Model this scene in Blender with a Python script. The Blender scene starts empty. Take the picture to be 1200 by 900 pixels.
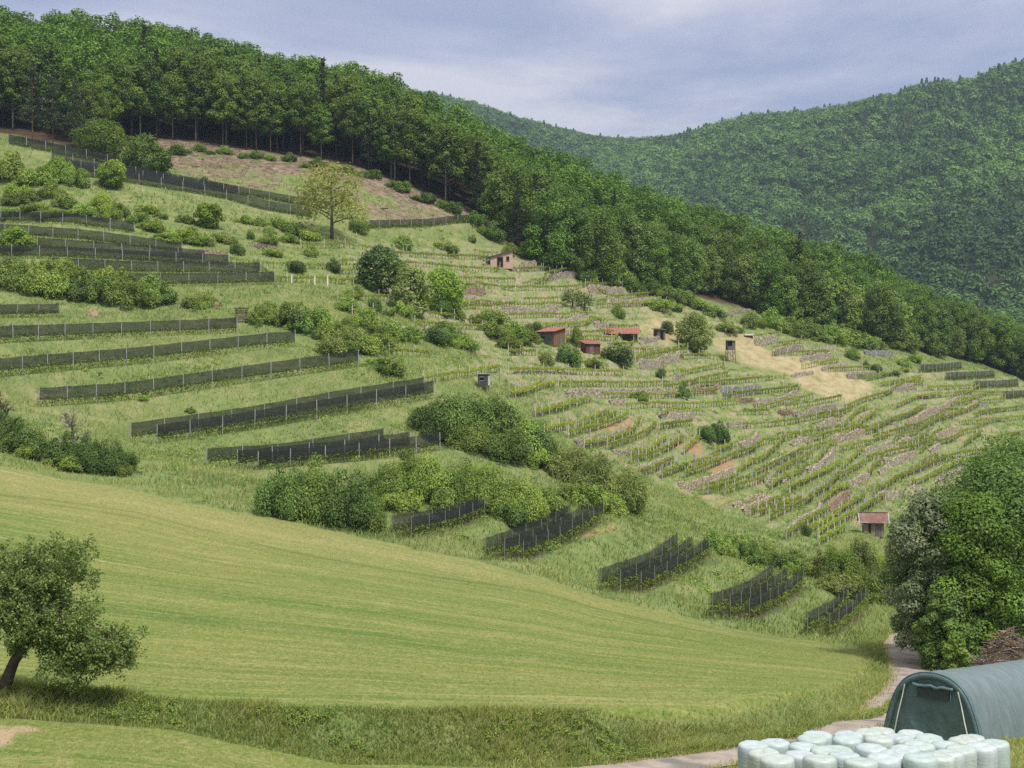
import bpy, math, random
import numpy as np
from mathutils import Vector

# ------------------------------------------------------------------ camera, sky, sun, exposure
SC = bpy.context.scene
COL = SC.collection
F = 1740.0                                   # focal length in photo pixels (photo 1200 x 900)
cam_d = bpy.data.cameras.new("camera"); cam = bpy.data.objects.new("camera", cam_d); COL.objects.link(cam)
cam.location = (0, 0, 0); cam.rotation_euler = (math.radians(90), 0, 0)
cam_d.sensor_width = 36.0; cam_d.lens = F / 1200 * 36.0; cam_d.clip_start = 0.5; cam_d.clip_end = 12000
SC.camera = cam
SUN_EL, SUN_AZ = math.radians(58), math.radians(142)     # azimuth measured from +Y towards +X (light from the right, a little behind)
W = bpy.data.worlds.new("World"); SC.world = W; W.use_nodes = True
nt = W.node_tree; nt.nodes.clear()
def N(nt, typ, **kw):
    n = nt.nodes.new(typ)
    for k, v in kw.items():
        if k == 'inp':
            for a, b in v.items(): n.inputs[a].default_value = b
        else: setattr(n, k, v)
    return n
def L(nt, a, ao, b, bi): nt.links.new(a.outputs[ao], b.inputs[bi])
def ramp(nt, stops, interp='LINEAR'):
    r = nt.nodes.new('ShaderNodeValToRGB'); cr = r.color_ramp; cr.interpolation = interp
    while len(cr.elements) < len(stops): cr.elements.new(0.5)
    for e, (p, c) in zip(cr.elements, stops): e.position = p; e.color = (c[0], c[1], c[2], 1)
    return r
def mth(nt, op, a=None, b=None, c=None, clamp=False):
    m = nt.nodes.new('ShaderNodeMath'); m.operation = op; m.use_clamp = clamp
    for i, x in enumerate((a, b, c)):
        if x is None: continue
        if isinstance(x, (int, float)): m.inputs[i].default_value = x
        else: nt.links.new(x, m.inputs[i])
    return m.outputs[0]
def mixc(nt, fac, a, b, mode='MIX'):
    m = nt.nodes.new('ShaderNodeMix'); m.data_type = 'RGBA'; m.blend_type = mode
    for i, x in ((0, fac), (6, a), (7, b)):
        if isinstance(x, (int, float)): m.inputs[i].default_value = x
        elif isinstance(x, (tuple, list)): m.inputs[i].default_value = (x[0], x[1], x[2], 1)
        else: nt.links.new(x, m.inputs[i])
    return m.outputs[2]
tc = N(nt, 'ShaderNodeTexCoord'); sky = N(nt, 'ShaderNodeTexSky', sky_type='NISHITA', sun_disc=False)
sky.sun_elevation = SUN_EL; sky.sun_rotation = SUN_AZ; sky.altitude = 400; sky.air_density = 1.0; sky.dust_density = 2.0
sep = N(nt, 'ShaderNodeSeparateXYZ'); L(nt, tc, 'Generated', sep, 0)
zc = mth(nt, 'ADD', mth(nt, 'MAXIMUM', sep.outputs[2], 0.0), 0.10)
cx_ = mth(nt, 'DIVIDE', sep.outputs[0], zc); cy_ = mth(nt, 'DIVIDE', sep.outputs[1], zc)
cmb = N(nt, 'ShaderNodeCombineXYZ'); nt.links.new(cx_, cmb.inputs[0]); nt.links.new(cy_, cmb.inputs[1])
mp = N(nt, 'ShaderNodeMapping'); L(nt, cmb, 0, mp, 0); mp.inputs['Scale'].default_value = (0.55, 0.42, 1); mp.inputs['Location'].default_value = (6.3, 0.4, 2.0)
mp.inputs['Rotation'].default_value = (0, 0, math.radians(-20))
n1 = N(nt, 'ShaderNodeTexNoise', inp={'Scale': 1.25, 'Detail': 7.0, 'Roughness': 0.55, 'Distortion': 0.35}); L(nt, mp, 0, n1, 'Vector')
cr1 = ramp(nt, [(0.42, (0.35, 0.39, 0.58)), (0.49, (0.48, 0.50, 0.67)), (0.565, (0.74, 0.72, 0.80))]); L(nt, n1, 'Fac', cr1, 0)
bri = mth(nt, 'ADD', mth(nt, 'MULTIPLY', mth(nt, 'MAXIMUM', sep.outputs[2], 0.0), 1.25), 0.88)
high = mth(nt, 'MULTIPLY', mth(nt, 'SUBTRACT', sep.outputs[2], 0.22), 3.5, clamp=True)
skyc = mixc(nt, high, cr1.outputs[0], (0.56, 0.55, 0.54))       # sky above view greyed to warm the scene light; overcast is brighter overhead
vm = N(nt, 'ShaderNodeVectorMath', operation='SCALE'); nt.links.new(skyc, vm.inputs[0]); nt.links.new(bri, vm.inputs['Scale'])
hz = mth(nt, 'MULTIPLY', mth(nt, 'SUBTRACT', 0.2, sep.outputs[2]), 2.5, clamp=True)
bgN = N(nt, 'ShaderNodeBackground', inp={'Strength': 0.08}); L(nt, sky, 0, bgN, 0)
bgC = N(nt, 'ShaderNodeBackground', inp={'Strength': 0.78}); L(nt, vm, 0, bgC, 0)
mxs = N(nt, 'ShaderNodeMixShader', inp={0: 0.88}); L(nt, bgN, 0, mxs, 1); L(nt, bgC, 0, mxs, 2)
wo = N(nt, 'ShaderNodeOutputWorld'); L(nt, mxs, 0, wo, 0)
sd = bpy.data.lights.new("sun", 'SUN'); sd.energy = 4.0; sd.angle = math.radians(11); sd.color = (1.0, 0.955, 0.87)
so = bpy.data.objects.new("sun", sd); COL.objects.link(so)
sdir = Vector((math.sin(SUN_AZ) * math.cos(SUN_EL), math.cos(SUN_AZ) * math.cos(SUN_EL), math.sin(SUN_EL)))
so.rotation_euler = sdir.to_track_quat('Z', 'Y').to_euler(); so.location = (60, -40, 200)
SC.view_settings.view_transform = 'Standard'; SC.view_settings.look = 'None'
SC.view_settings.exposure = 0.30; SC.view_settings.gamma = 1.0
SC.render.engine = 'CYCLES'
SC.cycles.use_denoising = False
SC.cycles.max_bounces = 5; SC.cycles.diffuse_bounces = 3; SC.cycles.glossy_bounces = 2; SC.cycles.transmission_bounces = 3
SC.cycles.transparent_max_bounces = 10; SC.cycles.volume_bounces = 0
SC.cycles.sample_clamp_indirect = 4.0

# ------------------------------------------------------------------ small helpers
rs = np.random.RandomState
R0 = rs(7)
def tag(o, label=None, cat=None, group=None, kind=None):
    if label: o['label'] = label
    if cat: o['category'] = cat
    if group: o['group'] = group
    if kind: o['kind'] = kind
    return o
def link(o, parent=None):
    COL.objects.link(o)
    if parent is not None: o.parent = parent
    return o
def empty(name, loc, rz=0.0):
    o = bpy.data.objects.new(name, None); o.empty_display_size = 0.3
    o.location = loc; o.rotation_euler = (0, 0, rz); return link(o)
def mesh_from(name, V, faces_list, mats=(), smooth=False, attrs=None, mat_idx=None):
    """V (n,3); faces_list: list of int arrays (m,k)."""
    me = bpy.data.meshes.new(name)
    V = np.asarray(V, np.float32); me.vertices.add(len(V)); me.vertices.foreach_set('co', V.ravel())
    flats, starts, s = [], [], 0
    for f in faces_list:
        f = np.asarray(f, np.int32)
        if len(f) == 0: continue
        m, k = f.shape; flats.append(f.ravel()); starts.append(s + np.arange(m) * k); s += m * k
    lp = np.concatenate(flats).astype(np.int32); st = np.concatenate(starts).astype(np.int32)
    me.loops.add(len(lp)); me.loops.foreach_set('vertex_index', lp)
    me.polygons.add(len(st)); me.polygons.foreach_set('loop_start', st)
    if smooth: me.polygons.foreach_set('use_smooth', np.ones(len(st), bool))
    else: me.polygons.foreach_set('use_smooth', np.zeros(len(st), bool))
    for m in mats: me.materials.append(m)
    if mat_idx is not None: me.polygons.foreach_set('material_index', np.asarray(mat_idx, np.int32))
    for an, av in (attrs or {}).items():
        a = me.attributes.new(an, 'FLOAT', 'POINT'); a.data.foreach_set('value', np.asarray(av, np.float32))
    me.update(calc_edges=True); return me
class MB:
    """collects tubes, boxes and quads into one mesh"""
    def __init__(s): s.V = []; s.F4 = []; s.F3 = []; s.n = 0
    def add(s, V, f4=None, f3=None):
        V = np.asarray(V, float).reshape(-1, 3)
        if f4 is not None and len(f4): s.F4.append(np.asarray(f4, int) + s.n)
        if f3 is not None and len(f3): s.F3.append(np.asarray(f3, int) + s.n)
        s.V.append(V); s.n += len(V); return s
    def box(s, c, d, rz=0.0, taper=1.0):
        x, y, z = d[0] / 2, d[1] / 2, d[2] / 2; t = taper
        P = np.array([[-x, -y, -z], [x, -y, -z], [x, y, -z], [-x, y, -z], [-x * t, -y * t, z], [x * t, -y * t, z], [x * t, y * t, z], [-x * t, y * t, z]])
        if rz: P = P @ np.array([[math.cos(rz), math.sin(rz), 0], [-math.sin(rz), math.cos(rz), 0], [0, 0, 1]])
        return s.add(P + np.array(c), [[3, 2, 1, 0], [4, 5, 6, 7], [0, 1, 5, 4], [1, 2, 6, 5], [2, 3, 7, 6], [3, 0, 4, 7]])
    def tube(s, pts, rad, k=6, cap=True):
        pts = np.asarray(pts, float); n = len(pts); rad = np.broadcast_to(np.asarray(rad, float), (n,))
        t = np.gradient(pts, axis=0); t /= np.linalg.norm(t, axis=1)[:, None] + 1e-9
        mt_ = np.abs(pts[-1] - pts[0]); up = np.array([[0.13, 1.0, 0.07]]) if mt_[2] > mt_[:2].max() * .6 else np.array([[0.05, 0.03, 1.0]])
        a = np.cross(t, up); a /= np.linalg.norm(a, axis=1)[:, None] + 1e-9; b = np.cross(t, a)
        th = np.arange(k) * 2 * math.pi / k
        V = pts[:, None, :] + rad[:, None, None] * (np.cos(th)[None, :, None] * a[:, None, :] + np.sin(th)[None, :, None] * b[:, None, :])
        i = np.arange(n - 1)[:, None] * k; j = np.arange(k)[None, :]; j2 = (j + 1) % k
        f = np.stack([i + j, i + j2, i + k + j2, i + k + j], -1).reshape(-1, 4)
        s.add(V.reshape(-1, 3), f)
        if cap:
            o = s.n - n * k; c0 = s.n; s.V.append(pts[[0, -1]]); s.n += 2
            jj = np.arange(k)
            s.F3.append(np.stack([np.full(k, c0), o + (jj + 1) % k, o + jj], 1))
            e = o + (n - 1) * k; s.F3.append(np.stack([np.full(k, c0 + 1), e + jj, e + (jj + 1) % k], 1))
        return s
    def mesh(s, name, mats, smooth=False, attrs=None):
        fl = []
        if s.F4: fl.append(np.concatenate(s.F4))
        if s.F3: fl.append(np.concatenate(s.F3))
        return mesh_from(name, np.concatenate(s.V), fl, mats if isinstance(mats, (list, tuple)) else [mats], smooth, attrs)
    def obj(s, name, mat, parent=None, smooth=False, loc=None):
        o = bpy.data.objects.new(name, s.mesh(name, mat, smooth)); 
        if loc is not None: o.location = loc
        return link(o, parent)
def bevel(o, w=0.02, seg=2):
    m = o.modifiers.new('bevel', 'BEVEL'); m.width = w; m.segments = seg; m.limit_method = 'ANGLE'; return o
def sstep(x): x = np.clip(x, 0, 1); return x * x * (3 - 2 * x)
_perm = rs(3).rand(64, 64)
def vnoise(x, y):
    xi = np.floor(x).astype(int); yi = np.floor(y).astype(int); fx = sstep(x - xi); fy = sstep(y - yi)
    g = lambda a, b: _perm[a % 64, b % 64]
    return (g(xi, yi) * (1 - fx) + g(xi + 1, yi) * fx) * (1 - fy) + (g(xi, yi + 1) * (1 - fx) + g(xi + 1, yi + 1) * fx) * fy
def fbm(x, y, o=4):
    s, a = 0, 0.5
    for k in range(o): s = s + a * (vnoise(x * 2 ** k + 17.3 * k, y * 2 ** k + 9.1 * k) - 0.5); a *= 0.5
    return s

# ------------------------------------------------------------------ terrain: height field fitted to the slopes of the valley
def Wd(u, v, Y): return np.array([(u - 600) / F * Y, Y, -(v - 450) / F * Y])
BK_U = [-300, 0, 150, 300, 450, 600, 720, 860, 950, 1030, 1050, 1070, 1500]
BK_Y = [53, 55, 55.5, 56.2, 57, 58, 59.3, 62.8, 67, 73.5, 78, 90, 120]
BK_H = [0.5, 0.55, 0.75, 1.1, 1.45, 1.6, 1.6, 1.35, 1.1, 0.7, 0.35, 0.0, 0.0]
BK_W = 1.9
def bank_y(u): return np.interp(u, BK_U, BK_Y)
def bank_h(u, Y):
    b = bank_y(u); h = np.interp(u, BK_U, BK_H)
    return h * sstep((Y - b) / BK_W) * (1 - sstep((Y - 78) / 50))
CT = {
 -300: [(8, 2300), (15, 1580), (30, 1090), (40, 950), (50, 862), (57, 790), (75, 705), (100, 620), (148, 505), (180, 425), (203, 360), (222, 300), (250, 250), (290, 190), (320, 140), (345, 110), (430, 50), (520, 30), (640, 60)],
 0: [(8, 2300), (15, 1580), (30, 1090), (40, 955), (50, 879), (55, 838), (57.2, 806), (65, 772), (75, 735), (100, 660), (130, 588), (148, 545), (165, 500), (182, 440), (196, 403), (207, 372), (225, 335), (250, 292), (268, 262), (290, 222), (310, 170), (330, 157), (430, 84), (480, 70), (560, 80), (640, 130)],
 60: [(148, 558), (165, 505), (180, 478), (206, 403), (230, 335), (262, 264), (298, 190), (325, 170), (420, 100)],
 200: [(8, 2300), (15, 1590), (30, 1100), (40, 965), (50, 895), (55.7, 853), (57.6, 822), (70, 772), (90, 710), (120, 643), (142, 588), (158, 552), (172, 532), (180, 511), (190, 462), (202, 421), (214, 390), (228, 352), (240, 336), (252, 309), (270, 276), (302, 222), (318, 205), (348, 172), (410, 110), (480, 112), (560, 170), (640, 240)],
 330: [(139, 605), (152, 580), (170, 542), (185, 496), (199, 443), (209, 409), (222, 375), (240, 340), (262, 310), (290, 270), (312, 238), (335, 205), (356, 184)],
 400: [(8, 2300), (15, 1600), (30, 1105), (40, 985), (50, 930), (57, 890), (58.7, 830), (75, 765), (100, 700), (125, 650), (138, 620), (152, 585), (168, 538), (184, 480), (200, 432), (215, 398), (230, 370), (262, 328), (292, 280), (312, 253), (340, 212), (355, 195), (410, 158), (480, 215), (560, 300), (640, 360)],
 560: [(8, 2300), (15, 1600), (30, 1110), (40, 1000), (50, 945), (57.8, 895), (59.8, 833), (80, 765), (110, 700), (132, 655), (138, 646), (146, 622), (165, 575), (178, 530), (215, 452), (240, 420), (265, 390), (300, 345), (325, 308), (340, 264), (350, 254), (405, 214), (480, 268), (560, 345), (640, 400)],
 700: [(8, 2300), (15, 1610), (30, 1115), (40, 1010), (50, 950), (59, 896), (61, 833), (85, 770), (115, 718), (130, 692), (135, 688), (145, 655), (158, 608), (175, 596), (190, 560), (225, 510), (255, 462), (280, 424), (300, 398), (335, 345), (348, 330), (385, 292), (425, 264), (500, 310), (620, 390)],
 850: [(8, 2300), (15, 1620), (30, 1125), (40, 1015), (50, 955), (55, 925), (62.5, 881), (65, 833), (85, 788), (110, 751), (125, 734), (129, 722), (146, 686), (155, 662), (172, 645), (200, 603), (225, 560), (265, 500), (300, 455), (325, 425), (350, 390), (370, 362), (382, 347), (432, 318), (520, 370), (640, 430)],
 960: [(8, 2300), (30, 1135), (50, 934), (53, 920), (58, 899), (67, 864), (69, 825), (90, 787), (112, 760), (124, 746), (128, 742), (142, 708), (150, 692), (166, 664), (195, 625), (225, 580), (265, 520), (300, 470), (340, 425), (375, 390), (432, 352), (520, 405), (640, 445)],
 1050: [(8, 2300), (30, 1140), (50, 936), (53, 921), (58, 900), (63, 882), (70, 855), (74, 843), (82, 815), (95, 795), (112, 765), (125, 745), (140, 725), (150, 712), (175, 683), (215, 628), (240, 580), (262, 548), (300, 500), (345, 450), (375, 422), (393, 407), (440, 386), (540, 425), (640, 455)],
 1200: [(8, 2300), (30, 1150), (50, 935), (58, 900), (66, 868), (80, 826), (105, 783), (140, 740), (185, 690), (225, 640), (265, 580), (310, 520), (360, 478), (385, 463), (402, 455), (440, 436), (475, 430), (560, 455), (640, 470)],
 1500: [(8, 2300), (30, 1150), (62, 890), (105, 790), (185, 690), (265, 600), (360, 510), (440, 470), (560, 475), (640, 480)],
}
pts, val = [], []
for u_, lst in CT.items():
    for (Y_, v_) in lst:
        hb = float(bank_h(u_, Y_)); pts.append((u_ / 130.0, 10 * math.log(Y_))); val.append(v_ + hb * F / Y_)
pts = np.array(pts); val = np.array(val)
def _phi(r2): return np.where(r2 > 1e-9, 0.5 * r2 * np.log(r2 + 1e-12), 0)
def _phi(r2): return r2 ** 0.6
n_ = len(pts)
A = np.zeros((n_ + 3, n_ + 3)); A[:n_, :n_] = _phi(((pts[:, None] - pts[None]) ** 2).sum(-1)) + np.eye(n_) * -0.02
A[:n_, n_] = 1; A[:n_, n_ + 1:] = pts; A[n_:, :n_] = A[:n_, n_:].T
sol = np.linalg.solve(A, np.concatenate([val, [0, 0, 0]]))
def base_v(u, Y):
    u = np.asarray(u, float); Y = np.asarray(Y, float); sh = u.shape
    a = (u / 130.0).ravel(); b = (10 * np.log(Y)).ravel(); out = np.empty(len(a))
    for i in range(0, len(a), 40000):
        aa = a[i:i + 40000]; bb = b[i:i + 40000]
        r2 = (aa[:, None] - pts[None, :, 0]) ** 2 + (bb[:, None] - pts[None, :, 1]) ** 2
        out[i:i + 40000] = _phi(r2) @ sol[:n_] + sol[n_] + sol[n_ + 1] * aa + sol[n_ + 2] * bb
    return out.reshape(sh)
GU = np.arange(-300, 1501, 3.0)
GY = np.concatenate([np.linspace(8, 50, 50, endpoint=False), np.arange(50, 80, 0.25), np.arange(80, 150, 0.5), np.arange(150, 400, 0.62), np.arange(400, 640, 3.0)])
_cu = np.arange(-300, 1501, 15.0); _cy = np.linspace(math.log(8), math.log(640), 500)
_cv = base_v(*np.meshgrid(_cu, np.exp(_cy)))                      # coarse fit, then smooth interpolation
def _interp2(C, xs, ys, xq, yq):
    fx = (xq - xs[0]) / (xs[1] - xs[0]); fy = (yq - ys[0]) / (ys[1] - ys[0])
    x0 = np.clip(np.floor(fx).astype(int), 1, len(xs) - 3); y0 = np.clip(np.floor(fy).astype(int), 1, len(ys) - 3)
    tx = np.clip(fx - x0, 0, 1); ty = np.clip(fy - y0, 0, 1)
    def cub(p0, p1, p2, p3, t): return p1 + 0.5 * t * (p2 - p0 + t * (2 * p0 - 5 * p1 + 4 * p2 - p3 + t * (3 * (p1 - p2) + p3 - p0)))
    rows = [cub(*[C[y0 + j, x0 + i] for i in (-1, 0, 1, 2)], tx) for j in (-1, 0, 1, 2)]
    return cub(*rows, ty)
UU, YY = np.meshgrid(GU, GY)
VV = _interp2(_cv, _cu, _cy, UU, np.log(YY))
XX = (UU - 600) / F * YY
ZZ = -(VV - 450) / F * YY + bank_h(UU, YY)
rough = sstep((YY - 140) / 20)
ZZ = ZZ + fbm(XX * 0.16, YY * 0.16, 4) * (0.12 + 0.48 * rough) + fbm(XX * 0.9 + 5, YY * 0.9, 2) * (0.05 + 0.2 * rough)
def gidx(u, Y):
    fu = np.clip((u - GU[0]) / 3.0, 0, len(GU) - 1.001); fy = np.clip(np.interp(Y, GY, np.arange(len(GY))), 0, len(GY) - 1.001)
    return fu, fy
def sample(A_, x, y):
    x = np.asarray(x, float); y = np.asarray(y, float)
    fu, fy = gidx(600 + F * x / y, y); i = fu.astype(int); j = fy.astype(int); a = fu - i; b = fy - j
    return (A_[j, i] * (1 - a) + A_[j, i + 1] * a) * (1 - b) + (A_[j + 1, i] * (1 - a) + A_[j + 1, i + 1] * a) * b
def gz(x, y): return sample(ZZ, x, y)
def hit(u, v, ymin=52.0, ymax=600.0):
    """first point of the terrain along the sight line of photo pixel (u, v)"""
    i = np.clip((u - GU[0]) / 3.0, 0, len(GU) - 1.001); i0 = int(i); a = i - i0
    z = ZZ[:, i0] * (1 - a) + ZZ[:, i0 + 1] * a; vc = 450 - z / GY * F
    ok = (GY[1:] >= ymin) & (GY[1:] <= ymax) & (vc[:-1] > v) & (vc[1:] <= v)
    k = np.argmax(ok)
    if not ok[k]:
        m = np.where((GY >= ymin) & (GY <= ymax))[0]; k = m[np.argmin(np.abs(vc[m] - v))]; Y = GY[k]
    else:
        t = (vc[k] - v) / (vc[k] - vc[k + 1] + 1e-9); Y = GY[k] * (1 - t) + GY[k + 1] * t
    x = (u - 600) / F * Y
    return np.array([x, Y, float(gz(x, Y))])
def poly_world(px, step=1.0, ymin=52.0, ymax=600.0, it=2):
    """photo polyline -> smooth world polyline on the terrain"""
    P = np.array([hit(u, v, ymin, ymax)[:2] for u, v in px])
    if len(P) > 2:
        t = np.concatenate([[0], np.cumsum(np.linalg.norm(np.diff(P, axis=0), axis=1))]); t /= t[-1]
        q = np.linspace(0, 1, 12); P2 = np.stack([np.interp(q, t, P[:, k]) for k in (0, 1)], 1)
        for _ in range(it): P2[1:-1] = 0.25 * P2[:-2] + 0.5 * P2[1:-1] + 0.25 * P2[2:]
        P = P2
    d = np.concatenate([[0], np.cumsum(np.linalg.norm(np.diff(P, axis=0), axis=1))]); n = max(2, int(d[-1] / step) + 1)
    s = np.linspace(0, d[-1], n)
    return np.stack([np.interp(s, d, P[:, 0]), np.interp(s, d, P[:, 1])], 1)
def fit_line(px, step=0.5, ymin=100., ymax=600., deg=2, smooth=8):
    """smooth line on the slope that keeps the photo's run of the row: distance fitted along it, height from it"""
    U = np.array([p[0] for p in px], float); V = np.array([p[1] for p in px], float); q = np.linspace(0, 1, 41)
    s = np.concatenate([[0], np.cumsum(np.hypot(np.diff(U), np.diff(V)))]); s /= s[-1]; u = np.interp(q, s, U); v = np.interp(q, s, V)
    for _ in range(smooth if len(px) > 2 else 0):
        u[1:-1] = .25 * u[:-2] + .5 * u[1:-1] + .25 * u[2:]; v[1:-1] = .25 * v[:-2] + .5 * v[1:-1] + .25 * v[2:]
    Yh = np.array([hit(a, b, ymin, ymax)[1] for a, b in zip(u, v)]); c = np.polyfit(q, Yh, deg)
    w = np.ones(41)
    for _ in range(3): r = np.abs(Yh - np.polyval(c, q)); w = 1 / (1 + (r / 2.0) ** 2); c = np.polyfit(q, Yh, deg, w=w)
    Yf = np.polyval(c, q); X = (u - 600) / F * Yf; Zf = -(v - 450) / F * Yf
    d = np.concatenate([[0], np.cumsum(np.hypot(np.diff(X), np.diff(Yf)))]); t = np.linspace(0, d[-1], max(3, int(d[-1] / step) + 1))
    return np.stack([np.interp(t, d, X), np.interp(t, d, Yf)], 1), np.interp(t, d, Zf)
def near_poly(P, margin):
    """grid window and, for its points, distance to polyline, index of nearest polyline sample, signed side"""
    u = 600 + F * P[:, 0] / P[:, 1]
    ymn, ymx = P[:, 1].min() - margin, P[:, 1].max() + margin; mu = margin * F / max(ymn, 10)
    j0, j1 = np.searchsorted(GY, [ymn, ymx]); i0, i1 = np.searchsorted(GU, [u.min() - mu, u.max() + mu])
    j1 = max(j1, j0 + 1); i1 = max(i1, i0 + 1)
    sl = (slice(j0, j1), slice(i0, i1)); X = XX[sl]; Y = YY[sl]
    if X.size == 0: return None
    d2 = (X[..., None] - P[:, 0]) ** 2 + (Y[..., None] - P[:, 1]) ** 2; k = d2.argmin(-1)
    T = np.gradient(P, axis=0); T /= np.linalg.norm(T, axis=1)[:, None] + 1e-9
    dx = X - P[k, 0]; dy = Y - P[k, 1]; along = dx * T[k, 0] + dy * T[k, 1]; side = dx * -T[k, 1] + dy * T[k, 0]
    endw = np.where((k == 0) | (k == len(P) - 1), np.abs(along), 0)
    return sl, np.abs(side), k, side, endw
def flatten(P, half, blend, zoff=0.0, smooth=True, it=6, z=None):
    """a level strip along the polyline (terrace, road, building plot)"""
    given = z is not None
    if not given: z = gz(P[:, 0], P[:, 1])
    if smooth and len(z) > 5 and not given:
        for _ in range(it): z[1:-1] = (z[:-2] + 2 * z[1:-1] + z[2:]) / 4
    r = near_poly(P, half + blend + 1.0)
    if r is None: return z
    sl, d, k, side, endw = r
    w = (1 - sstep((d - half) / blend)) * (1 - sstep((endw - half * 0.5) / blend))
    ZZ[sl] = ZZ[sl] * (1 - w) + (z[k] + zoff) * w
    return z
def uphill_sign(P):
    T = np.gradient(P, axis=0).mean(0); T /= np.linalg.norm(T) + 1e-9; n = np.array([-T[1], T[0]]); m = P[len(P) // 2]
    return 1.0 if gz(*(m + 2.5 * n)) >= gz(*(m - 2.5 * n)) else -1.0
def raise_behind(P, h, width=2.2):
    s = uphill_sign(P); z = gz(P[:, 0], P[:, 1]); r = near_poly(P, width + 2.0)
    if r is None: return s
    sl, d, k, side, endw = r; sd_ = side * s
    w = sstep((sd_ - 0.05) / 0.5) * (1 - sstep((sd_ - 0.8) / width)) * (1 - sstep(endw / 1.5))
    ZZ[sl] = ZZ[sl] + w * np.maximum(0, z[k] + h * 0.92 - ZZ[sl])
    return s
# ------------------------------------------------------------------ layout, read off the slope: terraces, rows, walls, road
def Z(s, ox, oy, *p): return [(ox + a / s, oy + b / s) for a, b in p]
# net covered rows: (photo base line, net bottom, net top, post gap, where)
NETS = [
 ('left', [(-30, 374), (0, 373), (69, 372)], .55, 2.0, 'short, under the far left thicket'),
 ('left', [(-40, 406), (0, 402), (130, 397), (250, 392), (278, 391)], .78, 2.32, 'on the terrace ending at stacked boards'),
 ('left', [(-30, 446), (13, 440), (160, 427), (325, 408), (346, 407)], .78, 2.32, 'on the terrace just below the stacked boards'),
 ('left', [(45, 477), (145, 470), (300, 447), (420, 430)], .78, 2.32, 'on the terrace above the double row'),
 ('left', [(153, 518), (300, 497), (400, 478), (497, 463)], .6, 2.3, 'rear of the double row by the big shrubs'),
 ('left', [(184, 520), (300, 503), (400, 486), (508, 467)], .75, 2.3, 'front of the double row by the big shrubs'),
 ('left', [(242, 546), (330, 540), (450, 522)], .5, 2.0, 'rearmost of three above the glossy dark shrubs'),
 ('left', [(279, 548), (400, 537), (480, 526)], .5, 2.0, 'middle of three above the glossy dark shrubs'),
 ('left', [(303, 551), (440, 538), (515, 527)], .6, 2.0, 'front of three above the glossy dark shrubs'),
 ('low', [(459, 628), (520, 618), (560, 605)], .48, 1.88, 'rear of the pair furthest left at the meadow'),
 ('low', [(481, 630), (530, 620), (567, 606)], .48, 1.88, 'front of the pair furthest left at the meadow'),
 ('low', [(568, 655), (630, 632), (668, 612)], .48, 1.88, 'rear of three at the meadow edge middle'),
 ('low', [(590, 656), (650, 634), (688, 611)], .48, 1.88, 'middle of three at the meadow edge middle'),
 ('low', [(612, 658), (670, 632), (706, 608)], .48, 1.88, 'front of three at the meadow edge middle'),
 ('low', [(703, 691), (760, 670), (793, 646)], .48, 1.88, 'rear of three right of the meadow edge middle'),
 ('low', [(726, 692), (780, 672), (811, 649)], .48, 1.88, 'middle of three right of the meadow edge middle'),
 ('low', [(750, 694), (800, 672), (830, 651)], .48, 1.88, 'front of three right of the meadow edge middle'),
 ('low', [(833, 722), (875, 705), (905, 684)], .48, 1.88, 'rear of three before the valley hedge'),
 ('low', [(855, 724), (895, 707), (922, 687)], .48, 1.88, 'middle of three before the valley hedge'),
 ('low', [(877, 727), (915, 709), (940, 688)], .48, 1.88, 'front of three before the valley hedge'),
 ('low', [(945, 744), (975, 728), (992, 709)], .48, 1.88, 'rear of the pair nearest the road'),
 ('low', [(971, 746), (998, 728), (1013, 710)], .48, 1.88, 'front of the pair nearest the road'),
 ('top', [(-20, 262), (0, 262), (80, 264), (157, 275)], .55, 2.25, 'topmost of the close far left stack'),
 ('top', [(-20, 276), (0, 277), (100, 284), (213, 299)], .55, 2.25, 'second from the top in the close far left stack'),
 ('top', [(-20, 290), (0, 291), (120, 299), (240, 308)], .55, 2.25, 'third from the top in the close far left stack'),
 ('top', [(-20, 303), (60, 304), (180, 310), (268, 314)], .55, 2.25, 'third from the bottom in the close far left stack'),
 ('top', [(60, 318), (150, 322), (230, 323), (305, 323)], .55, 2.25, 'second from the bottom in the close far left stack'),
 ('top', [(120, 336), (175, 337), (250, 336), (322, 334)], .55, 2.25, 'lowest of the close far left stack'),
 ('crest', [(10, 170), (60, 180), (110, 190), (150, 199), (198, 208)], .2, 2.3, 'highest one at the foot of the pines'),
 ('crest', [(60, 190), (110, 201), (170, 211), (235, 222), (280, 231)], .2, 2.3, 'second one of the diagonal band under the pines'),
 ('crest', [(85, 206), (140, 214), (200, 224), (255, 232), (310, 248), (365, 256)], .2, 2.3, 'lowest of the diagonal band under the pines'),
 ('crest', [(70, 198), (125, 206), (190, 216), (262, 228)], .2, 2.2, 'third one of the diagonal band under the pines'),
 ('crest', [(245, 223), (290, 231), (340, 240), (385, 247)], .2, 2.0, 'below the clear cut behind the pale yellow tree'),
 ('crest', [(432, 269), (500, 267), (535, 262), (566, 261)], .2, 2.0, 'right of the pale yellow tree under the clear cut'),
 ('far', [(1078, 437), (1100, 436), (1127, 433)], .2, 2.1, 'left one of the four beside the wood at far right'),
 ('far', [(1108, 446), (1135, 445), (1165, 443)], .2, 2.1, 'second from the left beside the wood at far right'),
 ('far', [(1142, 456), (1170, 455), (1193, 453)], .2, 2.1, 'third from the left beside the wood at far right'),
 ('far', [(1176, 468), (1195, 467), (1230, 466)], .2, 2.1, 'rightmost of the four beside the wood at far right'),
]
NETS = [dict(zone=a, px=b, lo=c, hi=d, where=e, L=fit_line(b, 0.5, 100)) for a, b, c, d, e in NETS]
for w in NETS: w['P'], w['z'] = w.pop('L')
_ru = np.array([600, 720, 800, 860, 950, 1000, 1030])
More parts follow.
